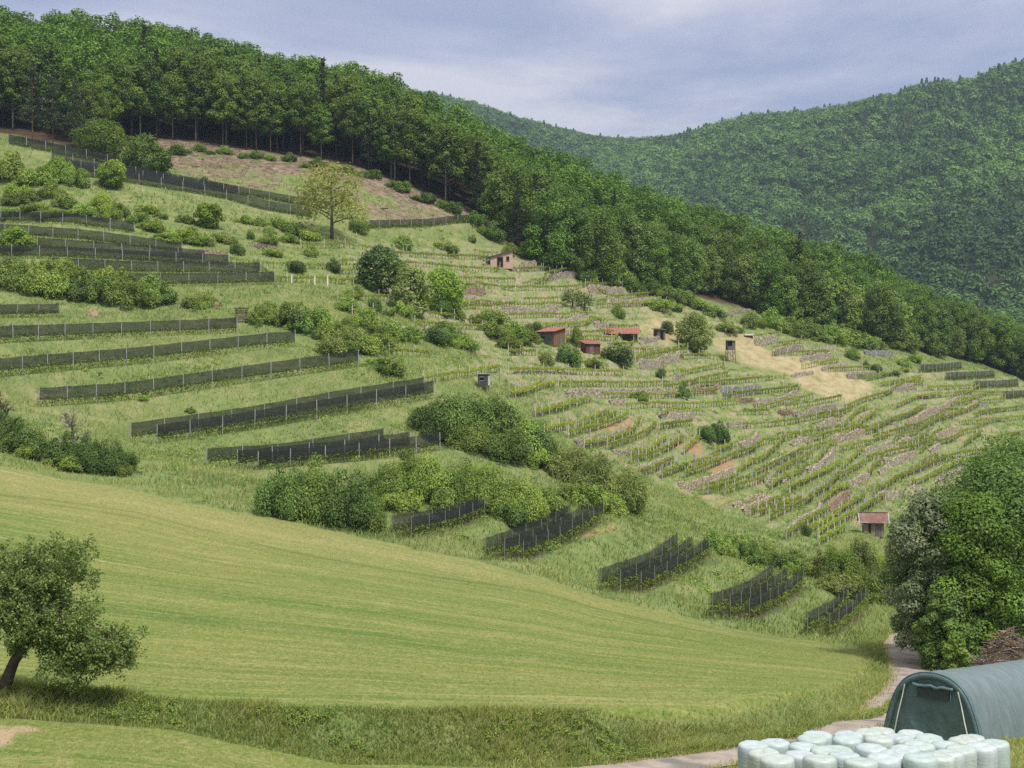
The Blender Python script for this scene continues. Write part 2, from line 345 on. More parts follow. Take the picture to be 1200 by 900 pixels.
road = [((u - 600) / F * (bank_y(u) - 1.55 - 2.6*max(0,(740-u))/180), bank_y(u) - 1.55 - 2.6*max(0,(740-u))/180) for u in _ru]
road += [((1052 - 600) / F * 80, 80), ((1070 - 600) / F * 93, 93), ((1070 - 600) / F * 104, 104), ((1058 - 600) / F * 113, 113), ((1056 - 600) / F * 121, 121), ((1069 - 600) / F * 129, 129), ((1090 - 600) / F * 136, 136), ((1125 - 600) / F * 141, 141)]
road = np.array(road)
def resample(P, step):
    t = np.concatenate([[0], np.cumsum(np.linalg.norm(np.diff(P, axis=0), axis=1))]); q = np.linspace(0, t[-1], int(t[-1] / 2.0))
    P2 = np.stack([np.interp(q, t, P[:, k]) for k in (0, 1)], 1)
    for _ in range(6): P2[1:-1] = 0.25 * P2[:-2] + 0.5 * P2[1:-1] + 0.25 * P2[2:]
    t = np.concatenate([[0], np.cumsum(np.linalg.norm(np.diff(P2, axis=0), axis=1))]); q = np.arange(0, t[-1], step)
    return np.stack([np.interp(q, t, P2[:, k]) for k in (0, 1)], 1)
ROAD = resample(road, 0.5)

z2 = lambda *p: Z(6, 200, 180, *p)
z3 = lambda *p: Z(6, 400, 250, *p)
z4 = lambda *p: Z(6, 600, 300, *p)
z5 = lambda *p: Z(6, 600, 430, *p)
z6 = lambda *p: Z(6, 780, 440, *p)
z7 = lambda *p: Z(6, 960, 440, *p)
z8 = lambda *p: Z(6, 820, 520, *p)
z9 = lambda *p: Z(3, 800, 300, *p)
VINES_PX = [
 z2((430,725),(600,750),(800,765),(1050,770)), z2((940,625),(1190,630)), z2((650,860),(850,860),(1190,865)), z2((610,760),(700,830)),
 z3((0,200),(200,225),(400,265)), z3((400,265),(700,285),(1000,290)), z3((430,330),(650,345),(850,370),(1080,380)), z3((800,440),(1000,445),(1190,450)), z3((820,490),(1000,490),(1190,510)),
 z3((0,455),(170,455)), z3((0,565),(200,570),(380,570)), z3((100,670),(190,665)), z3((540,750),(800,770),(1190,790)), z3((850,610),(1000,605),(1190,615)), z3((850,630),(1190,650)), z3((20,320),(160,320)), z3((20,385),(150,385)),
 z3((950,250),(1070,262)), z3((640,690),(760,700)),
 z4((20,205),(300,210),(520,195)), z4((80,75),(250,70)), z4((90,180),(200,150),(280,110)), z4((230,160),(350,110),(430,110)), z4((0,80),(170,72)), z4((540,185),(740,185)), z4((620,300),(760,270),(970,250)),
 z4((0,330),(200,330),(390,320)), z4((100,290),(290,285)), z4((620,330),(900,322),(1050,310)), z4((0,400),(170,395),(330,390)), z4((350,400),(500,395)), z4((180,490),(400,475),(600,458)), z4((200,468),(430,462),(620,442)),
 z4((700,480),(860,480)), z4((430,525),(650,520),(850,510)), z4((400,560),(620,550)), z4((700,605),(820,605)), z4((840,640),(960,640)), z4((0,655),(130,655)), z4((0,780),(300,785),(650,797),(750,800)), z4((870,680),(1000,650),(1200,620)), z4((890,700),(1000,675),(1200,645)), z4((660,560),(860,555)), z4((540,215),(640,235)),
 z5((0,190),(150,150),(270,105)), z5((0,165),(90,145),(185,95)), z5((350,95),(600,95),(900,100),(1100,90)), z5((180,280),(330,245),(420,215)), z5((190,295),(380,255),(515,210)), z5((650,175),(850,172),(1180,187)), z5((820,250),(1000,240),(1180,235)), z5((250,415),(450,375),(650,295)),
 z5((490,385),(620,350),(700,315)), z5((420,435),(600,395),(750,350),(800,320)), z5((530,520),(700,480),(850,430),(885,370)), z5((690,530),(850,475),(960,435),(995,390)), z5((860,572),(970,555),(1060,490)), z5((860,620),(980,595),(1070,560)), z5((920,715),(1020,680),(1100,640)), z5((1080,715),(1200,680)), z5((1060,395),(1150,370)), z5((1110,530),(1180,490)),
 Z(3, 400, 300, (300,420),(430,400),(540,385)), Z(3, 400, 300, (180,325),(300,330)),
 z6((0,60),(300,30),(640,10)), z6((20,185),(250,185),(470,165)), z6((200,100),(330,92)), z6((420,130),(650,100),(900,65)), z6((660,210),(850,160),(1000,130)), z6((860,200),(1050,170),(1200,140)), z6((930,290),(1080,265),(1200,240)), z6((560,235),(690,235)), z6((0,330),(150,310)), z6((560,330),(750,320),(900,300)),
 z6((800,400),(1000,385),(1200,350)), z6((870,430),(1060,415),(1200,390)), z6((600,500),(690,440),(900,420)), z6((150,490),(210,440)), z6((40,475),(100,435)), z6((370,500),(440,475)), z6((230,590),(350,545)), z6((370,580),(480,540),(600,500)), z6((0,660),(170,600)), z6((160,660),(330,600),(370,585)), z6((600,580),(700,560),(810,450)),
 z6((500,660),(580,600)), z6((630,660),(700,620)), z6((800,650),(900,590),(1000,545)), z6((720,620),(850,560),(940,510)), z6((1000,500),(1120,460)), z6((1080,590),(1170,470)), z6((770,740),(850,690),(980,640)), z6((890,760),(990,710),(1150,650)), z6((1000,700),(1200,600)), z6((1020,830),(1120,770),(1200,700)),
 z6((30,115),(180,118)), z6((0,255),(160,235),(240,235)),
 z7((0,260),(150,240),(210,225)), z7((0,300),(130,280)), z7((190,310),(280,230),(320,215)), z7((230,325),(330,290),(380,250)), z7((280,365),(420,320),(600,270),(700,220)), z7((0,415),(200,375),(290,350)), z7((160,490),(330,455),(450,420)), z7((400,350),(530,290),(720,240)), z7((390,415),(550,370),(650,340)), z7((550,430),(700,370),(850,290)), z7((560,470),(650,450),(740,400)),
 z7((680,470),(830,400)), z7((350,560),(500,520),(640,490)), z7((190,600),(280,520)), z7((120,700),(270,620),(300,600)), z7((370,650),(430,590)), z7((410,790),(520,720),(630,650),(800,560)), z7((50,760),(100,700)), z7((540,700),(700,640),(860,570)), z7((660,740),(800,680),(980,590)), z7((740,500),(900,430)), z7((930,430),(1030,370),(1110,360)), z7((40,870),(180,770)), z7((180,890),(290,840)), z7((340,890),(430,840)),
 z7((870,290),(1000,250),(1100,200)), z7((960,120),(1090,80)), z7((1000,160),(1200,110)), z7((480,100),(600,60),(700,40)), z7((560,190),(700,130),(820,110)), z7((880,560),(1000,530),(1140,510)), z7((1030,460),(1110,400)), z7((200,200),(330,145),(480,108)), z7((700,330),(860,255),(980,235)), z7((1110,260),(1230,230)), z7((1120,330),(1240,300)), z7((1000,600),(1100,580)), z7((240,390),(380,365)),
 z8((50,270),(220,220)), z8((80,295),(320,220)), z8((200,300),(330,255),(450,225)), z8((530,250),(610,220)), z8((650,280),(740,240)), z8((380,440),(480,390),(600,350)), z8((430,455),(560,410),(690,365)), z8((510,480),(640,420),(770,370)), z8((790,340),(880,290)), z8((890,370),(1010,290)), z8((630,600),(730,530),(870,450)), z8((780,565),(860,530),(950,480)), z8((850,590),(960,520),(1060,480)), z8((860,650),(990,580)), z8((960,460),(1100,380),(1130,360)), z8((1140,440),(1200,400)),
 z9((0,345),(70,340),(140,350)), z9((0,400),(130,375)), z9((0,440),(60,425),(140,408)), z9((70,440),(300,420)), z9((170,475),(390,455)), z9((330,335),(500,330)), z9((430,378),(530,360)), z9((520,390),(640,385)), z9((620,415),(700,408)), z9((740,452),(820,430)), z9((260,275),(330,265)), z9((340,300),(400,292)),
 [(1090, 452), (1140, 450)], [(1085, 462), (1130, 457), (1170, 458)], [(1120, 470), (1172, 466)], [(1150, 480), (1205, 474)], [(1130, 492), (1200, 486)], [(1160, 512), (1215, 500)], [(1165, 528), (1210, 512)],
 [(1020, 440), (1060, 432)], [(1035, 447), (1074, 440)],
]
WALLS_PX = [   # base line, height in photo pixels, colour kind
 (z4((0,95),(170,72)), 7, 'pink'), (z4((250,180),(390,160),(505,165)), 6, 'tan'), (z4((540,270),(780,265)), 8, 'pink'), (z4((700,337),(1050,322)), 6.5, 'pink'), (z4((0,402),(325,388)), 7, 'grey'), (z4((95,487),(440,457),(560,422)), 4.5, 'grey'), (z4((580,507),(720,497)), 6.5, 'pink'), (z4((355,552),(415,542)), 7, 'grey'), (z4((900,790),(1060,765),(1200,722)), 9.5, 'grey'), (z4((900,602),(1040,597)), 4, 'tan'), (z4((0,818),(450,818)), 3.5, 'grey'), (z4((1140,872),(1200,862)), 5, 'tan'), (z4((900,660),(1030,655)), 3, 'grey'),
 (z3((825,552),(1010,555)), 7, 'orange'), (z3((870,592),(940,584)), 2.5, 'grey'), (z3((420,850),(640,853)), 7.5, 'grey'), (z3((740,855),(900,855)), 6, 'pink'), (z3((1110,705),(1200,703)), 6, 'grey'), (z3((1000,367),(1050,362)), 5, 'grey'), (z3((870,640),(1190,610)), 4, 'pink'),
 (z5((380,195),(700,190),(1170,195)), 7, 'grey'), (z5((690,262),(800,262)), 6, 'pink'), (z5((450,545),(540,562),(690,520),(830,440)), 8.5, 'tan'), (z5((710,607),(830,592),(960,552)), 3.5, 'tan'), (z5((910,720),(1100,652)), 6, 'grey'), (z5((1040,362),(1190,362)), 5, 'grey'),
 (z6((180,105),(390,125)), 7, 'orange'), (z6((400,138),(670,98)), 9, 'slate'), (z6((490,175),(640,218)), 6, 'orange'), (z6((640,215),(940,145)), 6.5, 'grey'), (z6((790,265),(910,303)), 5, 'orange'), (z6((915,302),(1200,222)), 6, 'tan'), (z6((1070,372),(1200,342)), 7, 'grey'), (z6((0,307),(200,302)), 5, 'grey'), (z6((440,352),(580,342)), 7, 'grey'), (z6((530,512),(660,442)), 8, 'pink'), (z6((740,622),(890,562)), 5, 'grey'), (z6((880,502),(1030,462)), 6, 'grey'), (z6((1000,692),(1150,622),(1190,540)), 7, 'grey'), (z6((100,792),(350,732),(500,652)), 7, 'pink'), (z6((560,892),(720,872)), 6, 'pink'), (z6((690,762),(850,762)), 6, 'grey'),
 (z7((90,482),(320,432)), 9, 'pink'), (z7((280,557),(500,482)), 5, 'grey'), (z7((460,632),(680,572)), 7, 'grey'), (z7((420,702),(490,652)), 5, 'grey'), (z7((620,692),(860,612)), 4, 'tan'), (z7((840,747),(1025,662)), 4, 'tan'), (z7((440,862),(580,822)), 7.5, 'grey'), (z7((210,772),(350,722)), 7, 'grey'), (z7((610,347),(820,262),(1000,172)), 6.5, 'pink'), (z7((510,117),(680,102)), 4, 'tan'), (z7((680,167),(830,142)), 3, 'tan'), (z7((890,307),(990,272)), 3.5, 'orange'), (z7((1000,252),(1120,212)), 4, 'pink'), (z7((1110,220),(1190,220)), 4, 'slate'), (z7((1110,317),(1240,307)), 5, 'pink'), (z7((830,452),(970,382)), 6, 'pink'), (z7((780,552),(850,512)), 5, 'grey'), (z7((300,312),(400,267)), 7, 'pink'), (z7((560,492),(640,452)), 4, 'grey'), (z7((660,812),(740,792)), 4, 'grey'),
 (z8((310,485),(500,392)), 8, 'pink'), (z8((240,462),(300,452)), 6, 'grey'), (z8((700,535),(860,452)), 6, 'pink'), (z8((632,605),(690,535)), 5, 'grey'), (z8((910,472),(1050,382)), 7, 'orange'),
 (z9((255,315),(335,300)), 9, 'grey'), (z9((320,350),(425,330)), 7, 'tan'), (z9((415,375),(525,358)), 6, 'grey'), (z9((490,402),(580,385)), 5, 'grey'), (z9((580,432),(680,415)), 6, 'tan'), (z9((385,428),(460,415)), 4, 'grey'), (z9((735,477),(815,465)), 4, 'grey'), (z9((440,345),(540,325)), 4, 'grey'),
 (z2((180,710),(400,720)), 5, 'orange'), (z9((640,348),(740,352)), 5, 'slate'), (z9((135,212),(240,198)), 4, 'tan'),
]
BUILD_PX = dict(brick=(587, 315), red_big=(646, 404.5), red_small=(692, 415), shelter=(729, 399), dark=(773, 398), stand=(857, 424), hide=(567, 454), brown=(1024, 629), boards=(283, 381))
SITE = {k: hit(u, v, 120) for k, (u, v) in BUILD_PX.items()}
VINES = []
for px in VINES_PX:
    q = [(u, v + 7.5 * 280 / max(200, hit(u, v, 150)[1])) for u, v in px]
    e0 = np.array(q[0]) - (np.array(q[1]) - np.array(q[0])) / max(12, math.dist(q[0], q[1])) * 4; e1 = np.array(q[-1]) + (np.array(q[-1]) - np.array(q[-2])) / max(12, math.dist(q[-1], q[-2])) * 6
    P, zz_ = fit_line([tuple(e0)] + q + [tuple(e1)], 0.6, 150, smooth=5)
    VINES.append(dict(px=px, P=P, z=zz_))
WALLS = []
for px, h, kind in WALLS_PX:
    P = poly_world(px, 0.45, 150); Yc = P[:, 1].mean(); WALLS.append(dict(px=px, P=P, h=h * Yc / F * (1.05 if kind == 'slate' else 1.0), kind=kind))
def inpoly(X, Y, P):
    m = np.zeros(X.shape, bool); n = len(P)
    for i in range(n):
        x0, y0 = P[i]; x1, y1 = P[(i + 1) % n]
        c = ((y0 > Y) != (y1 > Y)) & (X < (x1 - x0) * (Y - y0) / (y1 - y0 + 1e-12) + x0); m ^= c
    return m
def zone(px, ymin=60.0, soft=3):
    P = []
    for k in range(len(px)):
        a, b = px[k], px[(k + 1) % len(px)]; n = max(1, int(math.hypot(a[0] - b[0], a[1] - b[1]) / 25))
        for t in range(n): P.append(hit(a[0] + (b[0] - a[0]) * t / n, a[1] + (b[1] - a[1]) * t / n, ymin)[:2])
    m = inpoly(XX + fbm(XX * .5, YY * .5, 3) * 3, YY + fbm(XX * .5 + 9, YY * .5, 3) * 3, np.array(P)).astype(float)
    for _ in range(soft):
        m[1:-1] = (m[:-2] + 2 * m[1:-1] + m[2:]) / 4; m[:, 1:-1] = (m[:, :-2] + 2 * m[:, 1:-1] + m[:, 2:]) / 4
    return m
Z_VINE = np.clip(zone([(400, 285), (560, 285), (700, 300), (760, 350), (880, 380), (1010, 430), (1200, 440), (1260, 480), (1200, 560), (1060, 600), (960, 640), (850, 600), (760, 560), (690, 530), (600, 450), (470, 450), (560, 420), (420, 330)], 170, 4), 0, 1)
# sculpt the terraces
_h = 1.55; _q = (ZZ + fbm(XX * .02 + 4, YY * .02, 3) * 7.0) / _h; _f = _q - np.floor(_q)
_t = sstep((_f - .62) / .38) - _f                     # level shelf, then a short steep bank
ZZ = ZZ + _t * _h * .62 * Z_VINE * (1 - zone([(862, 408), (885, 405), (935, 418), (1000, 440), (1026, 452), (1018, 464), (985, 471), (940, 455), (925, 438), (868, 426)]))
for w in NETS: flatten(w['P'], 1.1 if w['zone'] in ('far', 'top', 'crest') else 1.7, 2.4 if w['zone'] != 'far' else 1.8, z=w['z'])
for vn in VINES: flatten(vn['P'], 0.55, 1.1, z=vn['z'])
for w in WALLS: w['s'] = raise_behind(w['P'], w['h'])
flatten(ROAD, 1.9, 1.6)
for k, (x, y, z) in SITE.items():
    if k in ('stand',): continue
    flatten(np.stack([np.linspace(x - 2, x + 2, 5), np.full(5, y + 1.0)], 1), 2.0, 2.0, smooth=False)
    SITE[k] = np.array([x, y, float(gz(x, y))])
TENT_A = np.array([(1096 - 600) / F * 66.0, 66.0]); TENT_D = np.array([0.66, 0.75]); TENT_D /= np.linalg.norm(TENT_D)
# zones (soft masks on the ground, from outlines on the terrain)
EDGE_PX = [(-300, 520), (-60, 536), (0, 545), (80, 560), (160, 573), (240, 592), (330, 608), (440, 633), (520, 650), (640, 678), (700, 699), (780, 716), (850, 733), (960, 752), (1010, 762), (1046, 768), (1130, 775)]
EDGE = np.array([hit(u, v, 70, 160)[:2] for u, v in EDGE_PX]); EDGE_U = np.array([e[0] for e in EDGE_PX])
def edge_y(u): return np.interp(u, EDGE_U, EDGE[:, 1])
UG = UU; 
m_top = sstep((bank_y(UG) + 1.9 - YY) / -0.5); m_far = sstep((edge_y(UG) + fbm(XX * .3, YY * .3) * 3 - YY) / 1.5)
road_d = np.full(XX.shape, 99.0); r_ = near_poly(ROAD, 8); road_d[r_[0]] = np.where(r_[4] > 0.6, 99, r_[1])
Z_MEADOW = m_top * m_far * sstep((road_d - 2.4) / 1.0) * sstep((1062 - UG) / 10)
Z_LOW = sstep((bank_y(UG) - 0.2 - YY) / 0.6) * sstep((road_d - 1.7) / 0.5)
Z_DRY = np.clip(zone([(862, 408), (885, 405), (935, 418), (1000, 440), (1026, 452), (1018, 464), (985, 471), (940, 455), (925, 438), (868, 426)]) + zone([(740, 388), (750, 378), (772, 372), (790, 376), (800, 395), (780, 402), (760, 384)]) + zone([(830, 398), (870, 390), (905, 395), (880, 412), (845, 412)]) * .8, 0, 1)
Z_BROWN = np.clip(zone([(172, 160), (240, 168), (300, 176), (345, 184), (400, 190), (440, 202), (480, 219), (520, 236), (566, 254), (572, 262), (540, 250), (480, 238), (430, 222), (345, 203), (290, 196), (195, 195)], 200), 0, 1)
Z_BROWN = np.clip(Z_BROWN + sstep((fbm(XX * .22, YY * .22, 3) + .10) / .12) * .8 * zone([(195, 195), (290, 196), (345, 203), (430, 222), (480, 238), (540, 250), (572, 262), (600, 285), (540, 262), (450, 262), (430, 250), (330, 228), (240, 212)], 200), 0, 1)
Z_ORANGE = np.clip(sum(zone(p, 150, 1) for p in [z5((560, 470), (640, 405), (750, 400), (830, 350), (830, 400), (740, 435), (600, 460)), z6((120, 550), (210, 440), (245, 470), (200, 555)), z6((55, 520), (100, 450), (125, 470), (90, 520)), z6((360, 640), (440, 580), (480, 590), (400, 650)), z8((880, 420), (1000, 360), (1050, 340), (1040, 390)), z2((590, 600), (640, 600), (770, 680), (760, 695), (640, 660)), z6((650, 660), (700, 640), (740, 680), (680, 690)), z8((40, 210), (200, 100), (240, 130), (120, 200)), [(990, 745), (1015, 716), (1026, 712), (1008, 738)], [(640, 660), (700, 622), (716, 612), (712, 624), (660, 664)], [(905, 725), (940, 700), (948, 692), (946, 702), (915, 728)], [(262, 578), (300, 592), (330, 604), (300, 602), (255, 590)]]), 0, 1)
Z_FOREST = np.zeros_like(XX)
Z_SOIL = np.zeros_like(XX)
for w in NETS:
    r_ = near_poly(w['P'], 2.0)
    if r_ is not None: Z_SOIL[r_[0]] = np.maximum(Z_SOIL[r_[0]], (1 - sstep((r_[1] - .45) / .5)) * (1 - sstep(r_[4] / 1.0)))
# ------------------------------------------------------------------ materials
def newmat(name):
    m = bpy.data.materials.new(name); m.use_nodes = True; t = m.node_tree; t.nodes.clear(); return m, t
def out(t, sh): o = t.nodes.new('ShaderNodeOutputMaterial'); t.links.new(sh, o.inputs[0])
def noise(t, vec, scale, detail=3, rough=.55, dist=0.0):
    n = N(t, 'ShaderNodeTexNoise', inp={'Scale': scale, 'Detail': detail, 'Roughness': rough, 'Distortion': dist})
    if vec is not None: t.links.new(vec, n.inputs['Vector'])
    return n.outputs['Fac']
def scalev(t, vec, s, rot=0.0):
    m = N(t, 'ShaderNodeMapping'); t.links.new(vec, m.inputs[0]); m.inputs['Scale'].default_value = s; m.inputs['Rotation'].default_value = (0, 0, rot); return m.outputs[0]
def rmp(t, fac, stops, interp='LINEAR'): r = ramp(t, stops, interp); t.links.new(fac, r.inputs[0]); return r.outputs[0]
def rng(t, fac, a, b): 
    m = N(t, 'ShaderNodeMapRange', clamp=True, inp={1: a, 2: b, 3: 0.0, 4: 1.0}); t.links.new(fac, m.inputs[0]); return m.outputs[0]
def attr(t, name): return N(t, 'ShaderNodeAttribute', attribute_name=name).outputs['Fac']
def bsdf(t, col, rough=.9, spec=.2, normal=None, **kw):
    p = N(t, 'ShaderNodeBsdfPrincipled')
    if isinstance(col, (tuple, list)): p.inputs['Base Color'].default_value = (*col[:3], 1)
    else: t.links.new(col, p.inputs['Base Color'])
    if isinstance(rough, (int, float)): p.inputs['Roughness'].default_value = rough
    else: t.links.new(rough, p.inputs['Roughness'])
    p.inputs['Specular IOR Level'].default_value = spec
    for k, v in kw.items(): p.inputs[k].default_value = v
    if normal is not None: t.links.new(normal, p.inputs['Normal'])
    return p.outputs[0]
def bump(t, h, strength=.5, dist=.1):
    b = N(t, 'ShaderNodeBump', inp={'Strength': strength, 'Distance': dist}); t.links.new(h, b.inputs['Height']); return b.outputs[0]
def ocoord(t): return N(t, 'ShaderNodeTexCoord').outputs['Object']
def gcoord(t): return N(t, 'ShaderNodeNewGeometry').outputs['Position']

def ground_mat():
    m, t = newmat('ground'); P = gcoord(t)
    big = noise(t, P, 0.045, 4, .6); mid = noise(t, P, 0.35, 4, .6); fin = noise(t, P, 2.2, 4, .65); vf = noise(t, P, 9.0, 3, .7)
    # rough hillside grass
    g = rmp(t, mid, [(.30, (.095, .145, .042)), (.47, (.150, .196, .066)), (.62, (.225, .232, .100)), (.76, (.32, .27, .15))])
    g = mixc(t, rng(t, big, .40, .62), g, rmp(t, mid, [(.32, (.098, .165, .046)), (.6, (.170, .225, .072)), (.8, (.25, .24, .115))]))
    g = mixc(t, mth(t, 'MULTIPLY', rng(t, fin, .44, .7), .55), g, (.26, .24, .115))
    g = mixc(t, mth(t, 'MULTIPLY', rng(t, vf, .5, .36), .4), g, (.035, .06, .014))
    # vineyard floor: grass, bare soil, stones
    v = rmp(t, noise(t, P, 0.22, 4, .65), [(.30, (.080, .150, .032)), (.47, (.132, .200, .052)), (.60, (.20, .21, .085)), (.66, (.28, .225, .135)), (.8, (.33, .26, .18))])
    v = mixc(t, mth(t, 'MULTIPLY', rng(t, fin, .48, .66), .6), v, (.28, .25, .15))
    nz = N(t, 'ShaderNodeSeparateXYZ'); L(t, N(t, 'ShaderNodeNewGeometry'), 'True Normal', nz, 0)
    bankm = mth(t, 'MULTIPLY', rng(t, nz.outputs[2], .90, .74), rng(t, noise(t, P, .5, 4, .6), .40, .56))      # bare soil and stones on the steep little banks
    v = mixc(t, mth(t, 'MULTIPLY', bankm, .55), v, rmp(t, noise(t, P, 3.0, 3, .7), [(.3, (.17, .125, .085)), (.5, (.34, .27, .20)), (.7, (.45, .38, .30))]))
    col = mixc(t, attr(t, 'vine'), g, v)
    # clear cut: needles, soil, brash
    b = rmp(t, noise(t, P, 0.6, 5, .7), [(.32, (.085, .060, .042)), (.5, (.185, .135, .098)), (.66, (.29, .215, .16))])
    b = mixc(t, rng(t, noise(t, P, .20, 4, .65), .54, .62), b, (.115, .145, .05))
    col = mixc(t, attr(t, 'brown'), col, b)
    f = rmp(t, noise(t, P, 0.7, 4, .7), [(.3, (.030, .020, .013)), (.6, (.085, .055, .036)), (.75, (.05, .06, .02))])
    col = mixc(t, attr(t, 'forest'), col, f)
    d = rmp(t, noise(t, scalev(t, P, (1, .45, 1), .5), .55, 5, .65), [(.3, (.21, .19, .09)), (.52, (.34, .285, .16)), (.75, (.40, .345, .21))])
    col = mixc(t, attr(t, 'dry'), col, d)
    o = rmp(t, noise(t, P, 1.3, 4, .7), [(.3, (.20, .12, .062)), (.6, (.36, .225, .13)), (.8, (.42, .31, .21))])
    col = mixc(t, attr(t, 'orange'), col, o)
    col = mixc(t, mth(t, 'MULTIPLY', attr(t, 'soil'), rng(t, fin, .30, .50)), col, rmp(t, vf, [(.3, (.055, .048, .030)), (.7, (.135, .105, .072))]))
    h = mth(t, 'ADD', mth(t, 'MULTIPLY', fin, .6), mth(t, 'MULTIPLY', vf, .4))
    out(t, bsdf(t, col, .95, .1, bump(t, h, .8, .25))); return m
def meadow_mat(name, low=False):
    m, t = newmat(name); P = gcoord(t)
    cb = N(t, 'ShaderNodeCombineXYZ'); t.links.new(attr(t, 'ms'), cb.inputs[0]); t.links.new(attr(t, 'mt'), cb.inputs[1]); Q = cb.outputs[0]
    s1 = noise(t, scalev(t, Q, (.012, .20, 1)), 1, 4, .6, .4); s2 = noise(t, scalev(t, Q, (.06, 1.5, 1)), 1, 4, .65, .2); s3 = noise(t, scalev(t, Q, (.22, 3.6, 1)), 1, 3, .65)
    big = noise(t, P, .05, 3); fin = noise(t, scalev(t, P, (5, 2.2, 5)), 1, 4, .75); vf = noise(t, scalev(t, P, (16, 7, 16)), 1, 3, .8)
    a = rmp(t, s1, [(.30, (.072, .138, .024)), (.45, (.108, .170, .032)), (.58, (.160, .192, .050)), (.70, (.26, .235, .105))])
    a = mixc(t, mth(t, 'MULTIPLY', rng(t, s2, .48, .72), .65), a, (.33, .285, .125))
    a = mixc(t, mth(t, 'MULTIPLY', rng(t, s2, .44, .28), .55), a, (.088, .135, .026))
    a = mixc(t, mth(t, 'MULTIPLY', rng(t, s3, .60, .74), .75), a, (.40, .335, .175))
    a = mixc(t, mth(t, 'MULTIPLY', rng(t, big, .45, .7), .45), a, (.235, .225, .068))
    a = mixc(t, mth(t, 'MULTIPLY', attr(t, 'dry'), .55), a, (.27, .245, .105))
    a = mixc(t, mth(t, 'MULTIPLY', rng(t, noise(t, scalev(t, P, (.55, .4, 1)), 1, 4, .7), .54, .72), .45), a, (.34, .30, .13))
    a = mixc(t, mth(t, 'MULTIPLY', rng(t, fin, .5, .28), .7), a, (.065, .11, .020))
    a = mixc(t, mth(t, 'MULTIPLY', rng(t, fin, .52, .74), .55), a, (.38, .35, .16))
    a = mixc(t, mth(t, 'MULTIPLY', rng(t, vf, .48, .30), .5), a, (.06, .09, .018))
    a = mixc(t, mth(t, 'MULTIPLY', attr(t, 'trk'), rng(t, noise(t, scalev(t, Q, (.05, .3, 1)), 1, 3), .38, .55)), a, (.075, .10, .028))
    lines = noise(t, scalev(t, Q, (.012, .50, 1)), 1, 2, .5, .15)        # tyre tracks of the mower
    tr = rng(t, mth(t, 'ABSOLUTE', mth(t, 'SUBTRACT', lines, .5)), .010, .0)
    a = mixc(t, mth(t, 'MULTIPLY', mth(t, 'MULTIPLY', tr, rng(t, noise(t, scalev(t, Q, (.06, .2, 1)), 1, 2), .45, .6)), .6), a, (.40, .34, .18))
    if low: a = mixc(t, mth(t, 'MULTIPLY', attr(t, 'dirt'), 1.0), a, (.36, .27, .18))
    h = mth(t, 'ADD', mth(t, 'MULTIPLY', fin, .6), mth(t, 'MULTIPLY', vf, .5))
    out(t, bsdf(t, a, .95, .1, bump(t, h, .9, .06))); return m
def leaf_mat(name, dark, light, trans=.30, hue=.010, val=.28):
    m, t = newmat(name); oi = N(t, 'ShaderNodeObjectInfo')
    c = mixc(t, attr(t, 'tone'), dark, light)
    hs = N(t, 'ShaderNodeHueSaturation'); t.links.new(c, hs.inputs['Color'])
    t.links.new(mth(t, 'ADD', mth(t, 'MULTIPLY', mth(t, 'SUBTRACT', oi.outputs['Random'], .5), hue * 2), .5), hs.inputs['Hue'])
    r2 = mth(t, 'FRACT', mth(t, 'MULTIPLY', oi.outputs['Random'], 7.31))
    t.links.new(mth(t, 'ADD', mth(t, 'MULTIPLY', mth(t, 'SUBTRACT', r2, .5), val * 2), 1.0), hs.inputs['Value'])
    d = N(t, 'ShaderNodeBsdfPrincipled', inp={'Roughness': .6, 'Specular IOR Level': .25}); L(t, hs, 0, d, 'Base Color')
    tr = N(t, 'ShaderNodeBsdfTranslucent'); sc = N(t, 'ShaderNodeVectorMath', operation='MULTIPLY', inp={1: (1.25, 1.25, .55)}); L(t, hs, 0, sc, 0); L(t, sc, 0, tr, 0)
    mx = N(t, 'ShaderNodeMixShader', inp={0: trans}); L(t, d, 0, mx, 1); L(t, tr, 0, mx, 2); out(t, mx.outputs[0]); return m
def simple_mat(name, col, rough=.8, var=.25, scale=3.0, spec=.3, bmp=.0, dirt=None, stretch=None, metal=0.0):
    m, t = newmat(name); P = ocoord(t); oi = N(t, 'ShaderNodeObjectInfo')
    V = scalev(t, P, stretch) if stretch else P
    n = noise(t, V, scale, 4, .6)
    a = tuple(c * (1 - var) for c in col); b = tuple(min(1, c * (1 + var)) for c in col)
    c = rmp(t, n, [(.3, a), (.7, b)])
    if dirt: c = mixc(t, rng(t, noise(t, V, scale * .37, 3), .52, .68), c, dirt)
    nr = bump(t, n, bmp, .03) if bmp else None
    out(t, bsdf(t, c, rough, spec, nr, Metallic=metal)); return m
def stone_mat(name, cols, scale=3.2):
    m, t = newmat(name); P = gcoord(t)
    vo = N(t, 'ShaderNodeTexVoronoi', inp={'Scale': scale, 'Randomness': 1.0}); t.links.new(scalev(t, P, (1, 1, 1.5)), vo.inputs['Vector'])
    sp = N(t, 'ShaderNodeSeparateColor'); L(t, vo, 'Color', sp, 0)
    n = len(cols); c = rmp(t, sp.outputs[0], [(i / n, k) for i, k in enumerate(cols)], 'CONSTANT')
    c = mixc(t, mth(t, 'MULTIPLY', noise(t, P, 9, 3), .5), c, (.12, .11, .10))
    vd = N(t, 'ShaderNodeTexVoronoi', feature='DISTANCE_TO_EDGE', inp={'Scale': scale, 'Randomness': 1.0}); t.links.new(scalev(t, P, (1, 1, 1.5)), vd.inputs['Vector'])
    ed = rng(t, vd.outputs[0], .0, .10); c = mixc(t, ed, (.055, .05, .045), c)
    out(t, bsdf(t, c, .95, .1, bump(t, ed, .8, .12))); return m
M = {}
